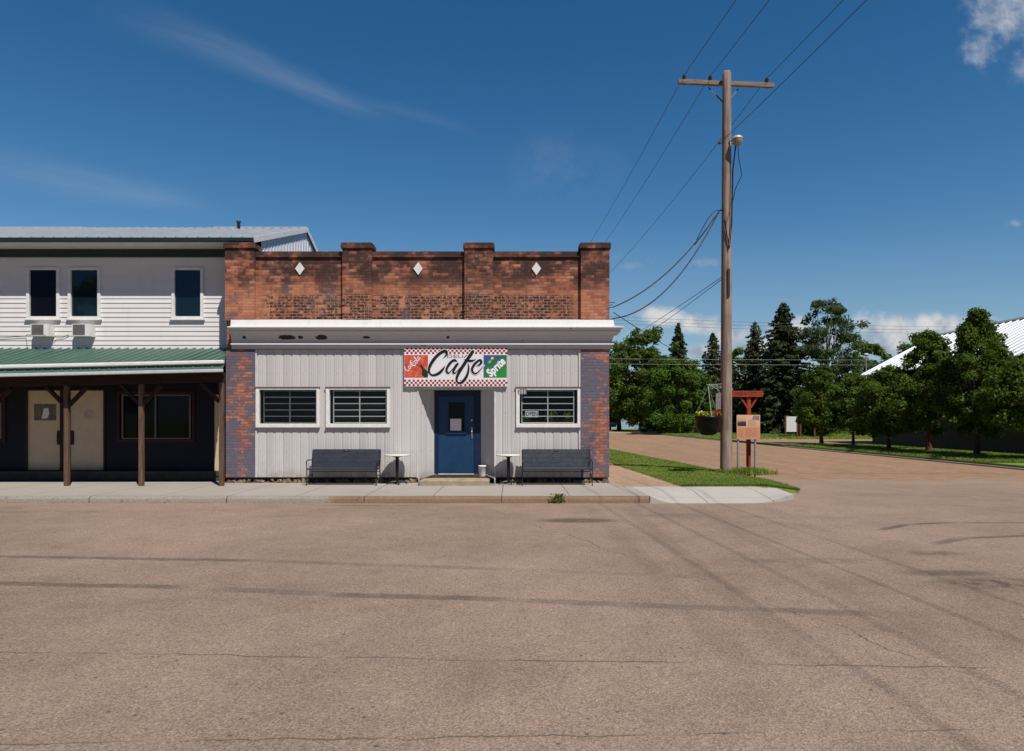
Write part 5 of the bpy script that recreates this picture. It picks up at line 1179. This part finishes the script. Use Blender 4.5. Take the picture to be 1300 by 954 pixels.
# ------------------------------------------------------------------ vegetation
def leaf_quads(rng, Cn, Nn, size, asp=.55):
    n = len(Cn); Nn = Nn / np.linalg.norm(Nn, axis=1, keepdims=True)
    t = rng.normal(size=(n, 3)); u = np.cross(Nn, t); u /= np.linalg.norm(u, axis=1, keepdims=True); v = np.cross(Nn, u)
    s = (size * rng.uniform(.6, 1.35, n))[:, None]
    V = np.stack([Cn - u * s, Cn - v * s * asp + Nn * s * .12, Cn + u * s, Cn + v * s * asp + Nn * s * .12], 1).reshape(-1, 3)
    return V, np.arange(4 * n).reshape(n, 4)
def tree(name, x, y, h, cr, base, label, m=None, seed=0, ncl=90, per=180, leaf=.085, shape=1., trunk=.12, bark=None, limbs=16, cat='tree', group=None, lean=0., clr=.22, z0=0., flat=.8, up=.35, pk=.40, tip=0):
    m = m or M_leaf_row; bark = bark or M_bark
    rng = np.random.default_rng(seed); root = empty(name, (x, y, z0), label, cat, group)
    H = h - base; cl = []; rad = []
    lob = rng.uniform(.72, 1.12, 9)
    while len(cl) < ncl:
        t = rng.uniform(0, 1) ** .9; a = rng.uniform(0, 2 * np.pi)
        env = max(.12, 1 - abs((t - pk) / (pk + .12 if t < pk else 1.06 - pk)) ** (2.2 * shape)) ** (.6 if not tip or t < pk else .95) * lob[int(a / 6.2832 * 9) % 9] * rng.uniform(.8, 1.06)
        r = cr * env * np.sqrt(rng.uniform(.12, 1)); k = clr * cr * rng.uniform(.6, 1.3) * (1.15 - .45 * t)
        cl.append((x + np.cos(a) * r + lean * t * H, y + np.sin(a) * r, z0 + base + t * (H - .5 * k))); rad.append(k)
    for q in range(tip):
        a = rng.uniform(0, 6.28); o = rng.uniform(0, .42) * cr * (1 if q else 0); zt_q = h - .02 if q == 0 else h - rng.uniform(.06, .30) * H
        for w in range(4): cl.append((x + np.cos(a) * o, y + np.sin(a) * o, z0 + zt_q - .10 - .22 * w * H / 5)); rad.append(cr * (.055 + .055 * w))
    cl = np.array(cl); rad = np.array(rad); ncl = len(cl)
    wgt = rad ** 1.8 / np.sum(rad ** 1.8); idx = rng.choice(ncl, size=ncl * per, p=wgt)
    d = rng.normal(size=(len(idx), 3)); d /= np.linalg.norm(d, axis=1, keepdims=True)
    rr_ = rad[idx] * (rng.uniform(0, 1, len(idx)) ** .45) * rng.choice([1., 1.25], len(idx), p=[.86, .14])
    P = cl[idx] + d * rr_[:, None] * np.array([1, 1, flat])
    nrm = d * .8 + np.array([0, 0, up]) + rng.normal(size=d.shape) * .55
    V, Q = leaf_quads(rng, P, nrm, leaf); sheet_np('crown', V, Q, m, root)
    b = MB(); r = random.Random(seed); pts = []
    for i in range(8):
        t = i / 7; z = t * (base + H * .78); pts.append((x + lean * max(0, z - base) + (0 if i == 0 else r.uniform(-.03, .03) * h * .12), y + (0 if i == 0 else r.uniform(-.03, .03) * h * .12), z0 - .05 + z))
    b.tube(pts, [trunk * (1.25 if i == 0 else 1) * (1 - .86 * i / 7) for i in range(8)], 9)
    for k in range(limbs):
        c = cl[r.randrange(ncl)]; i = r.randrange(2, 6); p0 = Vector(pts[i]); p1 = Vector(c)
        if p1.z < p0.z: p0 = Vector(pts[2])
        mid = p0.lerp(p1, .5) + Vector((0, 0, -.08 * (p1 - p0).length)); b.tube([p0, mid, p1], [trunk * .42 * (1 - i * .08), trunk * .24, trunk * .07], 6)
    b.build('trunk', bark, root); return root
def spruce(name, x, y, h, rad, label, seed=0, m=None, z0=0., base=.06, dens=1., group=None, leaf=.17, power=.85, gaps=.0):
    m = m or M_needle; rng = np.random.default_rng(seed); root = empty(name, (x, y, z0), label, 'tree', group)
    Cn = []; Nn = []; b = MB(); b.tube([(x, y, z0 - .05), (x, y, z0 + h * .5), (x, y, z0 + h)], [.02 * h * .9, .011 * h, .01], 8)
    z = base * h
    while z < h * .985:
        t = z / h; L0 = rad * (1 - t) ** power + .08; nb_ = max(4, int((5 + 6 * (1 - t)) * dens)); a0 = rng.uniform(0, 6.28)
        for k in range(nb_):
            if rng.uniform() < gaps: continue
            a = a0 + k * 2 * np.pi / nb_ + rng.uniform(-.25, .25); L = L0 * rng.uniform(.52, 1.15); dr = np.array([np.cos(a), np.sin(a), 0]); sidev = np.array([-np.sin(a), np.cos(a), 0])
            n = max(8, int(L * 34 * dens)); s = rng.uniform(.08, 1, n) ** .8
            droop = -.30 * L * s ** 1.4 + .16 * L * np.maximum(0, s - .72) * 2.2 + .08 * L
            wd = (.12 + .22 * (1 - s)) * min(1.2, L * .5)
            P = np.array([x, y, z0 + z]) + dr * (L * s)[:, None] + sidev * (rng.normal(size=n) * wd)[:, None] + np.array([0, 0, 1.]) * (droop + rng.normal(size=n) * .06 - rng.uniform(0, .16, n))[:, None]
            N_ = np.tile(np.array([0, 0, .7]), (n, 1)) + dr * .5 + rng.normal(size=(n, 3)) * .5
            Cn.append(P); Nn.append(N_)
            if k % 2 == 0: b.tube([(x, y, z0 + z + .05), tuple(np.array([x, y, z0 + z]) + dr * L * .75 + np.array([0, 0, -.08 * L]))], [.03, .01], 5, caps=False)
        z += (.30 + .30 * (1 - t)) / max(.6, dens) ** .5
    Cn = np.concatenate(Cn); Nn = np.concatenate(Nn); V, Q = leaf_quads(rng, Cn, Nn, leaf, .42); sheet_np('crown', V, Q, m, root); b.build('trunk', M_bark, root); return root
# row of street trees before the hall
TX = 22.0
def ty(px): return TX * F / (px - CX)
def th(py, px): return PZ(py, ty(px))
G1 = 'street trees in front of the white roofed hall'
tree('street_tree', TX, ty(1043), th(463, 1043), 2.05, 1.35, 'bushy dark green street tree farthest along the row, beside the lane', M_leaf_row, 1, 83, 170, .085, trunk=.13, bark=M_redbark, group=G1, tip=5, pk=.30, clr=.2)
tree('street_tree', TX, ty(1083), th(474, 1083), 2.0, 1.3, 'dark street tree with a slim brown trunk, second from the lane', M_leaf_row, 2, 74, 161, .085, trunk=.10, bark=M_redbark, group=G1, tip=5, pk=.30, clr=.2)
tree('street_tree', TX + .2, ty(1124), th(463, 1124), 2.5, .95, 'street tree with low foliage at the corner of the white roof', M_leaf_row, 3, 93, 170, .085, trunk=.11, bark=M_redbark, group=G1, tip=5, pk=.30, clr=.2)
tree('street_tree', TX, ty(1179), th(421, 1176), 1.95, 1.15, 'tall narrow street tree with a reddish trunk catching the sun', M_leaf_row, 4, 102, 178, .08, trunk=.14, bark=M_redbark, group=G1, shape=.8, tip=7, pk=.26, clr=.2)
tree('street_tree', TX, ty(1240), th(394, 1240), 2.25, 1.15, 'tallest street tree, its tip rising above the white roof ridge', M_leaf_row, 5, 130, 195, .08, trunk=.13, bark=M_bark, group=G1, shape=.7, tip=7, pk=.26, clr=.19)
tree('street_tree', TX, ty(1310), th(450, 1306), 2.4, 1.3, 'street tree cut off by the edge of the picture', M_leaf_row, 6, 93, 178, .08, trunk=.12, bark=M_bark, group=G1, tip=5, pk=.30, clr=.2)
# background trees, left group at the end of the gravel road
def at(px, d): return PX(px, d), d
def bt(px, d, top): return PX(px, d), d, PZ(top, d)
G2 = 'trees beyond the gravel road'
x, y, h = bt(815, 112, 417); tree('broadleaf_tree', x, y, h, 6.6, 1.4, 'large rounded broadleaf tree nearest the cafe corner', M_leaf_mid, 11, 120, 150, .24, trunk=.42, group=G2, clr=.2)
x, y, h = bt(786, 118, 434); tree('broadleaf_tree', x, y, h, 5.4, 1.8, 'broadleaf tree half hidden behind the cafe corner', M_leaf_mid, 12, 90, 150, .24, trunk=.36, group=G2)
x, y, h = bt(862, 88, 455); tree('broadleaf_tree', x, y, h, 5.0, .5, 'bright green spreading tree behind the hanging basket', M_leaf_lite, 13, 130, 170, .19, trunk=.28, group=G2, clr=.2)
x, y, h = bt(840, 98, 452); tree('broadleaf_tree', x, y, h, 3.9, .7, 'low dense tree between the two larger ones near the road end', M_leaf_mid, 14, 90, 150, .2, trunk=.25, group=G2)
x, y, h = bt(861, 128, 408); spruce('spruce_tree', x, y, h, 5.4, 'dark spruce tip poking up behind the broadleaf trees', 21, M_needle, leaf=.24, group='spruce trees')
x, y, h = bt(905, 96, 421); spruce('spruce_tree', x, y, h, 4.6, 'narrow spruce standing directly behind the utility pole', 22, M_needle2, leaf=.20, group='spruce trees', power=.75)
x, y, h = bt(958, 92, 407); spruce('spruce_tree', x, y, h, 4.9, 'slim spruce with open branches right of the utility pole', 23, M_needle2, leaf=.20, group='spruce trees', power=.8)
x, y, h = bt(994, 86, 382); spruce('spruce_tree', x, y, h, 6.1, 'largest dark spruce behind the white notice board', 24, M_needle, leaf=.20, dens=1.15, group='spruce trees', power=.72)
x, y, h = bt(932, 100, 443); tree('broadleaf_tree', x, y, h, 3.2, 1., 'bright broadleaf tree between two spruces', M_leaf_lite, 15, 60, 140, .2, trunk=.2, group=G2)
x, y, h = bt(1050, 84, 381); tree('broadleaf_tree', x, y, h, 4.6, 5.6, 'tall open poplar with grey green leaves and bare leaning limbs', M_leaf_grey, 16, 95, 105, .19, trunk=.26, bark=M_birch, limbs=26, group=G2, clr=.21, flat=.7)
x, y, h = bt(1103, 90, 434); tree('broadleaf_tree', x, y, h, 3.6, 2., 'dark rounded tree showing above the end of the white roof', M_leaf_row, 17, 90, 140, .2, trunk=.25, group=G2)
x, y, h = bt(1040, 72, 478); tree('broadleaf_tree', x, y, h, 3.0, .3, 'dark low tree below the open poplar', M_leaf_row, 18, 90, 140, .16, trunk=.2, group=G2)
x, y, h = bt(1172, 74, 421); tree('broadleaf_tree', x, y, h, 3.8, 2., 'tree rising behind the white roof ridge', M_leaf_row, 19, 80, 140, .18, trunk=.25, group=G2)
tree('broadleaf_tree', -35.5, -20, 14.5, 4.6, 3., 'broadleaf tree seen mirrored in the second upper window', M_leaf_mid, 31, 60, 120, .3, trunk=.3, group=None, z0=-.2)
# bushes filling under the spruces, one far-off wood behind everything
rng = np.random.default_rng(77)
def thicket(name, x0, x1, y0, y1, hlo, hhi, n, leaf, m, label):
    cx = rng.uniform(x0, x1, n // 150); cy = rng.uniform(y0, y1, n // 150); ch = rng.uniform(hlo, hhi, n // 150); i = rng.integers(0, n // 150, n)
    d = rng.normal(size=(n, 3)); d /= np.linalg.norm(d, axis=1, keepdims=True); t = rng.uniform(0, 1, n) ** .8
    w = 1.6 * np.sqrt(np.maximum(0, 1 - (t - .25) ** 2 * 1.2)) * (ch[i] / hhi + .4)
    P = np.stack([cx[i] + d[:, 0] * w, cy[i] + d[:, 1] * w, t * ch[i]], 1); V, Q = leaf_quads(rng, P, d + np.array([0, 0, .3]) + rng.normal(size=d.shape) * .4, leaf)
    return tag(sheet_np(name, V, Q, m), label, 'woodland', None, 'stuff')
thicket('undergrowth', 21, 55, 101, 110, 1.5, 4.5, 26000, .2, M_leaf_row, 'dark undergrowth massed under the spruces at the park edge')
thicket('woodland', -45, 130, 150, 185, 5, 10.5, 42000, .42, M_leaf_row, 'far dark wood closing the view behind the trees')
# grass blades on the corner lawn
def blades(name, P, hgt, w, m, label, cat='grass'):
    n = len(P); a = rng.uniform(0, 6.28, n); ln = rng.uniform(.15, .7, n) * hgt; d = np.stack([np.cos(a), np.sin(a), np.zeros(n)], 1); sd_ = np.stack([-np.sin(a), np.cos(a), np.zeros(n)], 1) * w[:, None]
    top = P + d * ln[:, None] + np.array([0, 0, 1.]) * hgt[:, None]; mid = P + d * ln[:, None] * .35 + np.array([0, 0, 1.]) * hgt[:, None] * .6
    V = np.stack([P - sd_, P + sd_, mid + sd_ * .7, mid - sd_ * .7, top + sd_ * .12, top - sd_ * .12], 1).reshape(-1, 3); b6 = np.arange(n)[:, None] * 6
    Q = np.concatenate([b6 + np.array([0, 1, 2, 3]), b6 + np.array([3, 2, 4, 5])], 0); return tag(sheet_np(name, V, Q, m), label, cat, None, 'stuff')
def lawn_z(s, t): return .012 + .07 * np.sin(np.pi * s) * np.minimum(1, t * 30 + .25) - .10 * np.maximum(0, s - .72) / .28
n = 80000; t = rng.uniform(0, 1, n) ** 1.9 * .62; s = rng.uniform(-.015, 1.03, n) + rng.normal(size=n) * .012 * np.sin(t * 90)
xy = np.array([lawn_pt(a, c) for a, c in zip(s, t)]); ptch = np.sin(xy[:, 0] * 3.1 + 1.3 * np.sin(xy[:, 1] * 2.2)) * np.sin(xy[:, 1] * 2.7 + xy[:, 0])
hg = rng.uniform(.02, .055, n) * (1 + .35 * ptch) + .035 * np.exp(-((xy[:, 1] - 17.28) / .25) ** 2) * rng.uniform(0, 1, n)
blades('grass', np.stack([xy[:, 0], xy[:, 1], np.array(lawn_z(s, t)) - .01], 1), hg, rng.uniform(.004, .010, n) * (1 + .06 * (xy[:, 1] - 17)), M_blade, 'short green grass on the corner lawn')
n = 2600; an = rng.uniform(0, 6.28, n); q = np.sqrt(rng.uniform(0, 1, n)); cxt = PX(949, 20.95)
q = np.clip(rng.normal(size=n) * .42, -.9, .9); P = np.stack([cxt + np.cos(an) * q, 20.95 + np.sin(an) * q * .6, np.full(n, .03)], 1)
n2 = 900; an2 = rng.uniform(0, 6.28, n2); P2 = np.stack([xp + np.cos(an2) * rng.uniform(.17, .34, n2), YPo + np.sin(an2) * rng.uniform(.17, .34, n2), np.full(n2, .05)], 1)
n3 = 1300; xe3 = rng.uniform(6.2, 7.25, n3); P3 = np.stack([xe3, 16.95 + (xe3 - 6.2) * 1.0 + rng.uniform(-.12, .5, n3), np.full(n3, -.08)], 1)
Pa = np.concatenate([P, P2, P3]); blades('tall_grass', Pa, rng.uniform(.06, .24, len(Pa)) * np.concatenate([np.ones(n), np.full(n2, .6), np.full(n3, .55)]), rng.uniform(.006, .012, len(Pa)), M_blade, 'taller unmown grass around the posts on the corner lawn')
n = 70000; P = np.stack([rng.uniform(18.9, 25.5, n), 27 + rng.uniform(0, 1, n) ** 1.3 * 20.4, np.zeros(n)], 1); blades('verge_grass', P, rng.uniform(.05, .12, n), rng.uniform(.008, .016, n), M_blade, 'green grass on the verge under the street trees')
n = 40000; P = np.stack([rng.uniform(18.9, 50, n), rng.uniform(60.5, 100, n), np.zeros(n)], 1); blades('park_grass', P, rng.uniform(.06, .14, n), rng.uniform(.02, .04, n), M_blade, 'mown grass of the little park beside the gravel road')
# weed growing in the kerb joint
wx = PX(708.5, 15.05); b = MB(); rw = random.Random(9)
for k in range(110):
    a = rw.uniform(0, 6.28); l = rw.uniform(.03, .15); up = rw.uniform(.02, .16); p0 = Vector((wx, KY - .01, -.10)); p1 = p0 + Vector((math.cos(a) * l * 1.3, -abs(math.sin(a)) * l * .8, up)); s_ = Vector((-math.sin(a), .3, .6)) * rw.uniform(.012, .024); u_ = (p1 - p0).normalized() * .035
    b.face([p1 - u_, p1 + s_, p1 + u_, p1 - s_])
    if k % 4 == 0: b.face([p0, p0 + Vector((.006, 0, 0)), p1 + Vector((.003, 0, 0)), p1])
tag(b.build('weed', M_weed, loc=(wx, KY, -.14), fix=False), 'small green weed growing from a joint in the kerb', 'plant')

# ------------------------------------------------------------------ hall with the white roof
hx0, hx1, hy0, hy1 = 26.6, 36.6, 19.5, 50.4
hall = empty('community_hall', ((hx0 + hx1) / 2, (hy0 + hy1) / 2, 0), 'long low brown hall with a white ribbed metal roof behind the street trees', 'building')
b = MB(); b.box(hx0, hx1, hy0, hy1, -.1, 4.6); ez, rz, ex, rx = 5.02, 8.0, 25.95, 31.6
for yy in (hy0, hy1): b.face([(hx0, yy, 4.6), (hx1, yy, 4.6), (rx, yy, 7.75)])
def hallwall(t):
    p = t.pos(); x, y, z = t.xyz(p); g = t.m('FRACT', t.m('DIVIDE', y, .30)); k = t.mul(t.step(g, 0, .04), t.sub(1., t.step(g, .96, 1.)))
    return t.bsdf(t.mix(k, (.04, .028, .02), t.mix(t.noise(p, 1., 4), (.13, .085, .06), (.17, .115, .085))), .8, .2)
b.build('wall', mat('brown_hall_wall', hallwall), hall, fix=False)
b = MB()
def hr(x0, z0, x1, z1):
    ya, yb = hy0 - .3, hy1 + .6; b.face([(x0, ya, z0), (x0, yb, z0), (x1, yb, z1), (x1, ya, z1)]); b.face([(x0, ya, z0 - .06), (x1, ya, z1 - .06), (x1, yb, z1 - .06), (x0, yb, z0 - .06)]); b.face([(x0, ya, z0), (x0, yb, z0), (x0, yb, z0 - .06), (x0, ya, z0 - .06)]); b.face([(x0, yb, z0), (x1, yb, z1), (x1, yb, z1 - .06), (x0, yb, z0 - .06)])
    y = ya + .1
    while y < yb:
        for p, q in (((-.06, 0), (-.03, .06)), ((-.03, .06), (.03, .06)), ((.03, .06), (.06, 0))): b.face([(x0, y + p[0], z0 + p[1]), (x0, y + q[0], z0 + q[1]), (x1, y + q[0], z1 + q[1]), (x1, y + p[0], z1 + p[1])])
        y += .62
hr(ex, ez, rx, rz); hr(37.3, ez, rx, rz); b.build('roof', M_wroof, hall, fix=False)
b = MB(); b.prism([(rx - .25, rz - .06), (rx, rz + .1), (rx + .25, rz - .06)], hy0 - .3, hy1 + .6); b.build('ridge_cap', plain('grey_ridge', (.22, .23, .25), .5), hall)
b = MB(); b.box(hx0 - .06, hx0 - .004, 34.0, 35.0, 0, 2.1); b.build('door', plain('brown_door', (.05, .035, .028), .6), hall)
b = MB(); b.box(hx0 - .3, hx0 - .01, 31.0, 31.4, 0, .9); b.build('meter_box', M_galv, hall)

# ------------------------------------------------------------------ park things
d = 66.; nbx = PX(1004.5, d); nbd = empty('notice_board', (nbx, d, 0), 'blank white notice board on reddish brown posts in the park', 'notice board')
b = MB(); b.box(PX(998.3, d), PX(1011.2, d), d - .03, d + .01, PZ(548.5, d), PZ(529, d)); b.build('panel', plain('blank_white_panel', (.62, .61, .62), .5, .3, 0, .03), nbd)
for px in (997.3, 1012.0, 1016.2):
    b = MB(); dd = d + (1.1 if px > 1014 else 0); b.box(PX(px, dd) - .07, PX(px, dd) + .07, dd - .05, dd + .09, -.1, PZ(528, d)); b.build('post', M_redbark, nbd)
d = 63.; b = MB(); xq = PX(1034, d); b.box(xq - .06, xq + .06, d - .06, d + .06, 0, PZ(545.5, d)); b.prism([(xq - .07, PZ(545.5, d)), (xq + .11, PZ(545.5, d)), (xq + .11, PZ(544, d)), (xq - .07, PZ(543.8, d))], d - .09, d + .09); tag(b.build('bollard', M_redbark, loc=(xq, d, 0)), 'short brown post with a pale cap on the park grass', 'bollard')
d = 92.; xq = PX(974, d); pt = empty('picnic_table', (xq, d, 0), 'small white picnic table at the far edge of the park', 'picnic table')
b = MB(); b.box(xq - .55, xq + .55, d - .35, d + .35, .72, .78); b.build('tabletop', M_white, pt)
for s in (-1, 1):
    b = MB(); b.box(xq - .55, xq + .55, d + s * .75 - .13, d + s * .75 + .13, .42, .46); b.build('seat', M_white, pt); b = MB(); b.bar((xq + s * .4, d - .75, 0), (xq + s * .4, d + .2, .72), .08, .08); b.bar((xq + s * .4, d + .75, 0), (xq + s * .4, d - .2, .72), .08, .08); b.bar((xq + s * .4, d - .75, .38), (xq + s * .4, d + .75, .38), .06, .06); b.build('leg', M_white, pt)
d = 97.; xa, xb = PX(980, d), PX(997, d); sh = empty('grey_shed', ((xa + xb) / 2, d, 0), 'low grey shed with a flat pale roof behind the notice board', 'shed')
b = MB(); b.box(xa + .15, xb - .15, d, d + 2, -.1, PZ(541.5, d)); b.build('wall', plain('grey_shed_wall', (.24, .24, .23), .8), sh); b = MB(); b.box(xa, xb, d - .3, d + 2.2, PZ(541.4, d), PZ(539.5, d)); b.build('roof', plain('pale_shed_roof', (.5, .5, .48), .6), sh); b = MB(); b.box(xa + .5, xa + 1.1, d - .03, d - .004, 0, .75); b.build('door', plain('dark_shed_door', (.03, .03, .03), .7), sh)
d = 80.; xq = PX(1099.5, d); lp = empty('lamp_post', (xq, d, 0), 'thin distant lamp post standing above the end of the white roof', 'lamp post')
b = MB(); b.tube([(xq, d, 0), (xq, d, PZ(452, d))], [.09, .06], 8); b.build('pole', M_galv, lp); b = MB(); b.lathe([(0, .12), (.2, .1), (.28, -.05), (.2, -.2), (0, -.24)], (xq, d, PZ(450, d)), 12); b.build('lamp', plain('pale_lamp', (.6, .6, .58), .4), lp)
# house and things glimpsed past the cafe corner
d = 134.; xa, xb = PX(764, d), PX(800, d); ho = empty('blue_house', ((xa + xb) / 2, d, 0), 'small pale blue house glimpsed between tree trunks past the cafe corner', 'house')
b = MB(); b.box(xa, xb + 4, d, d + 7, -.1, 2.9); b.build('wall', plain('pale_blue_boards', (.30, .42, .55), .6, .3, 0, .1, 2), ho)
b = MB(); b.prism([(xa - .4, 2.85), (xb + 4.4, 2.85), (xb + 2, 4.6), (xa + 2, 4.6)], d - .4, d + 7.4); b.build('roof', plain('dark_shingles', (.10, .095, .09), .9, .1), ho)
for k in range(2):
    xx = xa + 2.2 + k * 3; b = MB(); b.box(xx, xx + 1.3, d - .05, d - .004, 1.0, 2.1); w = b.build('window', M_white, ho); b = MB(); b.box(xx + .1, xx + 1.2, d - .07, d - .052, 1.1, 2.0); b.build('pane', M_dglass, w)
d = 120.; xa = PX(752, d); xb = PX(782.5, d); tr_ = empty('white_trailer', ((xa + xb) / 2, d, 0), 'white camper trailer half hidden behind the cafe corner', 'trailer')
b = MB(); b.prism([(xa, .5), (xb - .1, .5), (xb + .25, 1.2), (xb + .1, 2.5), (xb - .3, 2.8), (xa, 2.8)], d, d + 2.3); b.build('body', M_white, tr_, bevel=.05); b = MB(); b.box(xb - 1.4, xb - .5, d - .02, d - .004, 1.5, 2.2); b.build('window', M_dglass, tr_); b = MB(); b.box(xa + .1, xb - .1, d - .022, d - .005, .75, .95); b.build('stripe', plain('trailer_stripe', (.12, .15, .2), .5), tr_)
for q in (0, 1):
    b = MB(); xx = xb - 2.0 + q * .8; b.lathe([(0, -.1), (.3, -.1), (.34, -.05), (.34, .05), (.3, .1), (0, .1)], (0, 0, 0), 18); b.v = [(xx + v[0], d + .12 + v[2], .34 + v[1]) for v in b.v]; b.build('wheel', M_black, tr_)
# parked car in the shade of the trees
d = 92.
def make_car(cx, cy, z, ang, label):
    t = empty('parked_car', (cx, cy, z), label, 'car'); M = Matrix.Translation((cx, cy, z)) @ Matrix.Rotation(ang, 4, 'Z')
    b = MB(); sec = [(-2.1, .45, .62), (-2.05, .35, .85), (-1.35, .3, .93), (-.75, .3, .95), (.2, .3, .95), (1.2, .3, .95), (1.95, .32, .92), (2.1, .42, .75)]
    vs = []
    for x, zl_, zh in sec:
        for s in (-1, 1): vs += [(x, s * .80, zl_), (x, s * .86, (zl_ + zh) / 2), (x, s * .78, zh)]
    fs = []
    for i in range(len(sec) - 1):
        o, p = i * 6, i * 6 + 6
        for s in (0, 3): fs += [(o + s, p + s, p + s + 1, o + s + 1), (o + s + 1, p + s + 1, p + s + 2, o + s + 2)]
        fs += [(o + 2, p + 2, p + 5, o + 5), (o, o + 3, p + 3, p)]
    fs += [(0, 1, 2, 5, 4, 3), (42, 45, 46, 47, 44, 43)]
    b.add([tuple(M @ Vector(v)) for v in vs], fs, 0, True); b.build('body', plain('dark_car_paint', (.03, .035, .045), .25, .6, .2), t)
    b = MB(); cab = [(-.85, .95, .74), (-.25, 1.42, .58), (.95, 1.44, .58), (1.6, .95, .74)]; vs = [M @ Vector((x, s * w, zz)) for x, zz, w in cab for s in (-1, 1)]
    b.add(vs, [(0, 2, 4, 6), (1, 7, 5, 3), (0, 1, 3, 2), (2, 3, 5, 4), (4, 5, 7, 6)]); cb = b.build('cabin_glass', M_dglass, t)
    b = MB(); vs = [M @ Vector((x, s * w, zz)) for x, zz, w in ((-.27, 1.425, .585), (.97, 1.445, .585)) for s in (-1, 1)] + [M @ Vector((x, s * w, zz)) for x, zz, w in ((-.2, 1.47, .5), (.9, 1.49, .5)) for s in (-1, 1)]; b.add(vs, [(0, 1, 3, 2), (4, 6, 7, 5), (0, 2, 6, 4), (1, 5, 7, 3), (0, 4, 5, 1), (2, 3, 7, 6)]); b.build('roof', plain('dark_car_paint', (.03, .035, .045)), t)
    for x in (-1.3, 1.3):
        for s in (-1, 1):
            b = MB(); b.lathe([(0, -.1), (.27, -.1), (.31, -.07), (.31, .07), (.27, .1), (0, .1)], (0, 0, 0), 20); b.v = [tuple(M @ Vector((x + v[0], s * .76 + v[2], .31 + v[1]))) for v in b.v]; w = b.build('wheel', M_black, t)
            b = MB(); b.lathe([(0, -.02), (.17, -.02), (.18, .02), (0, .02)], (0, 0, 0), 14); b.v = [tuple(M @ Vector((x + v[0], s * .87 + v[2], .31 + v[1]))) for v in b.v]; b.build('rim', M_steel, w)
    for s in (-1, 1):
        b = MB(); b.box(-2.1, -2.04, s * .6 - .15, s * .6 + .15, .64, .76, 0, M); b.build('headlight', plain('headlight_lens', (.6, .6, .58), .15, .6), t)
make_car(PX(846, d), d + 6.5, -.02, R(200), 'dark car parked in the shade below the low dense tree')
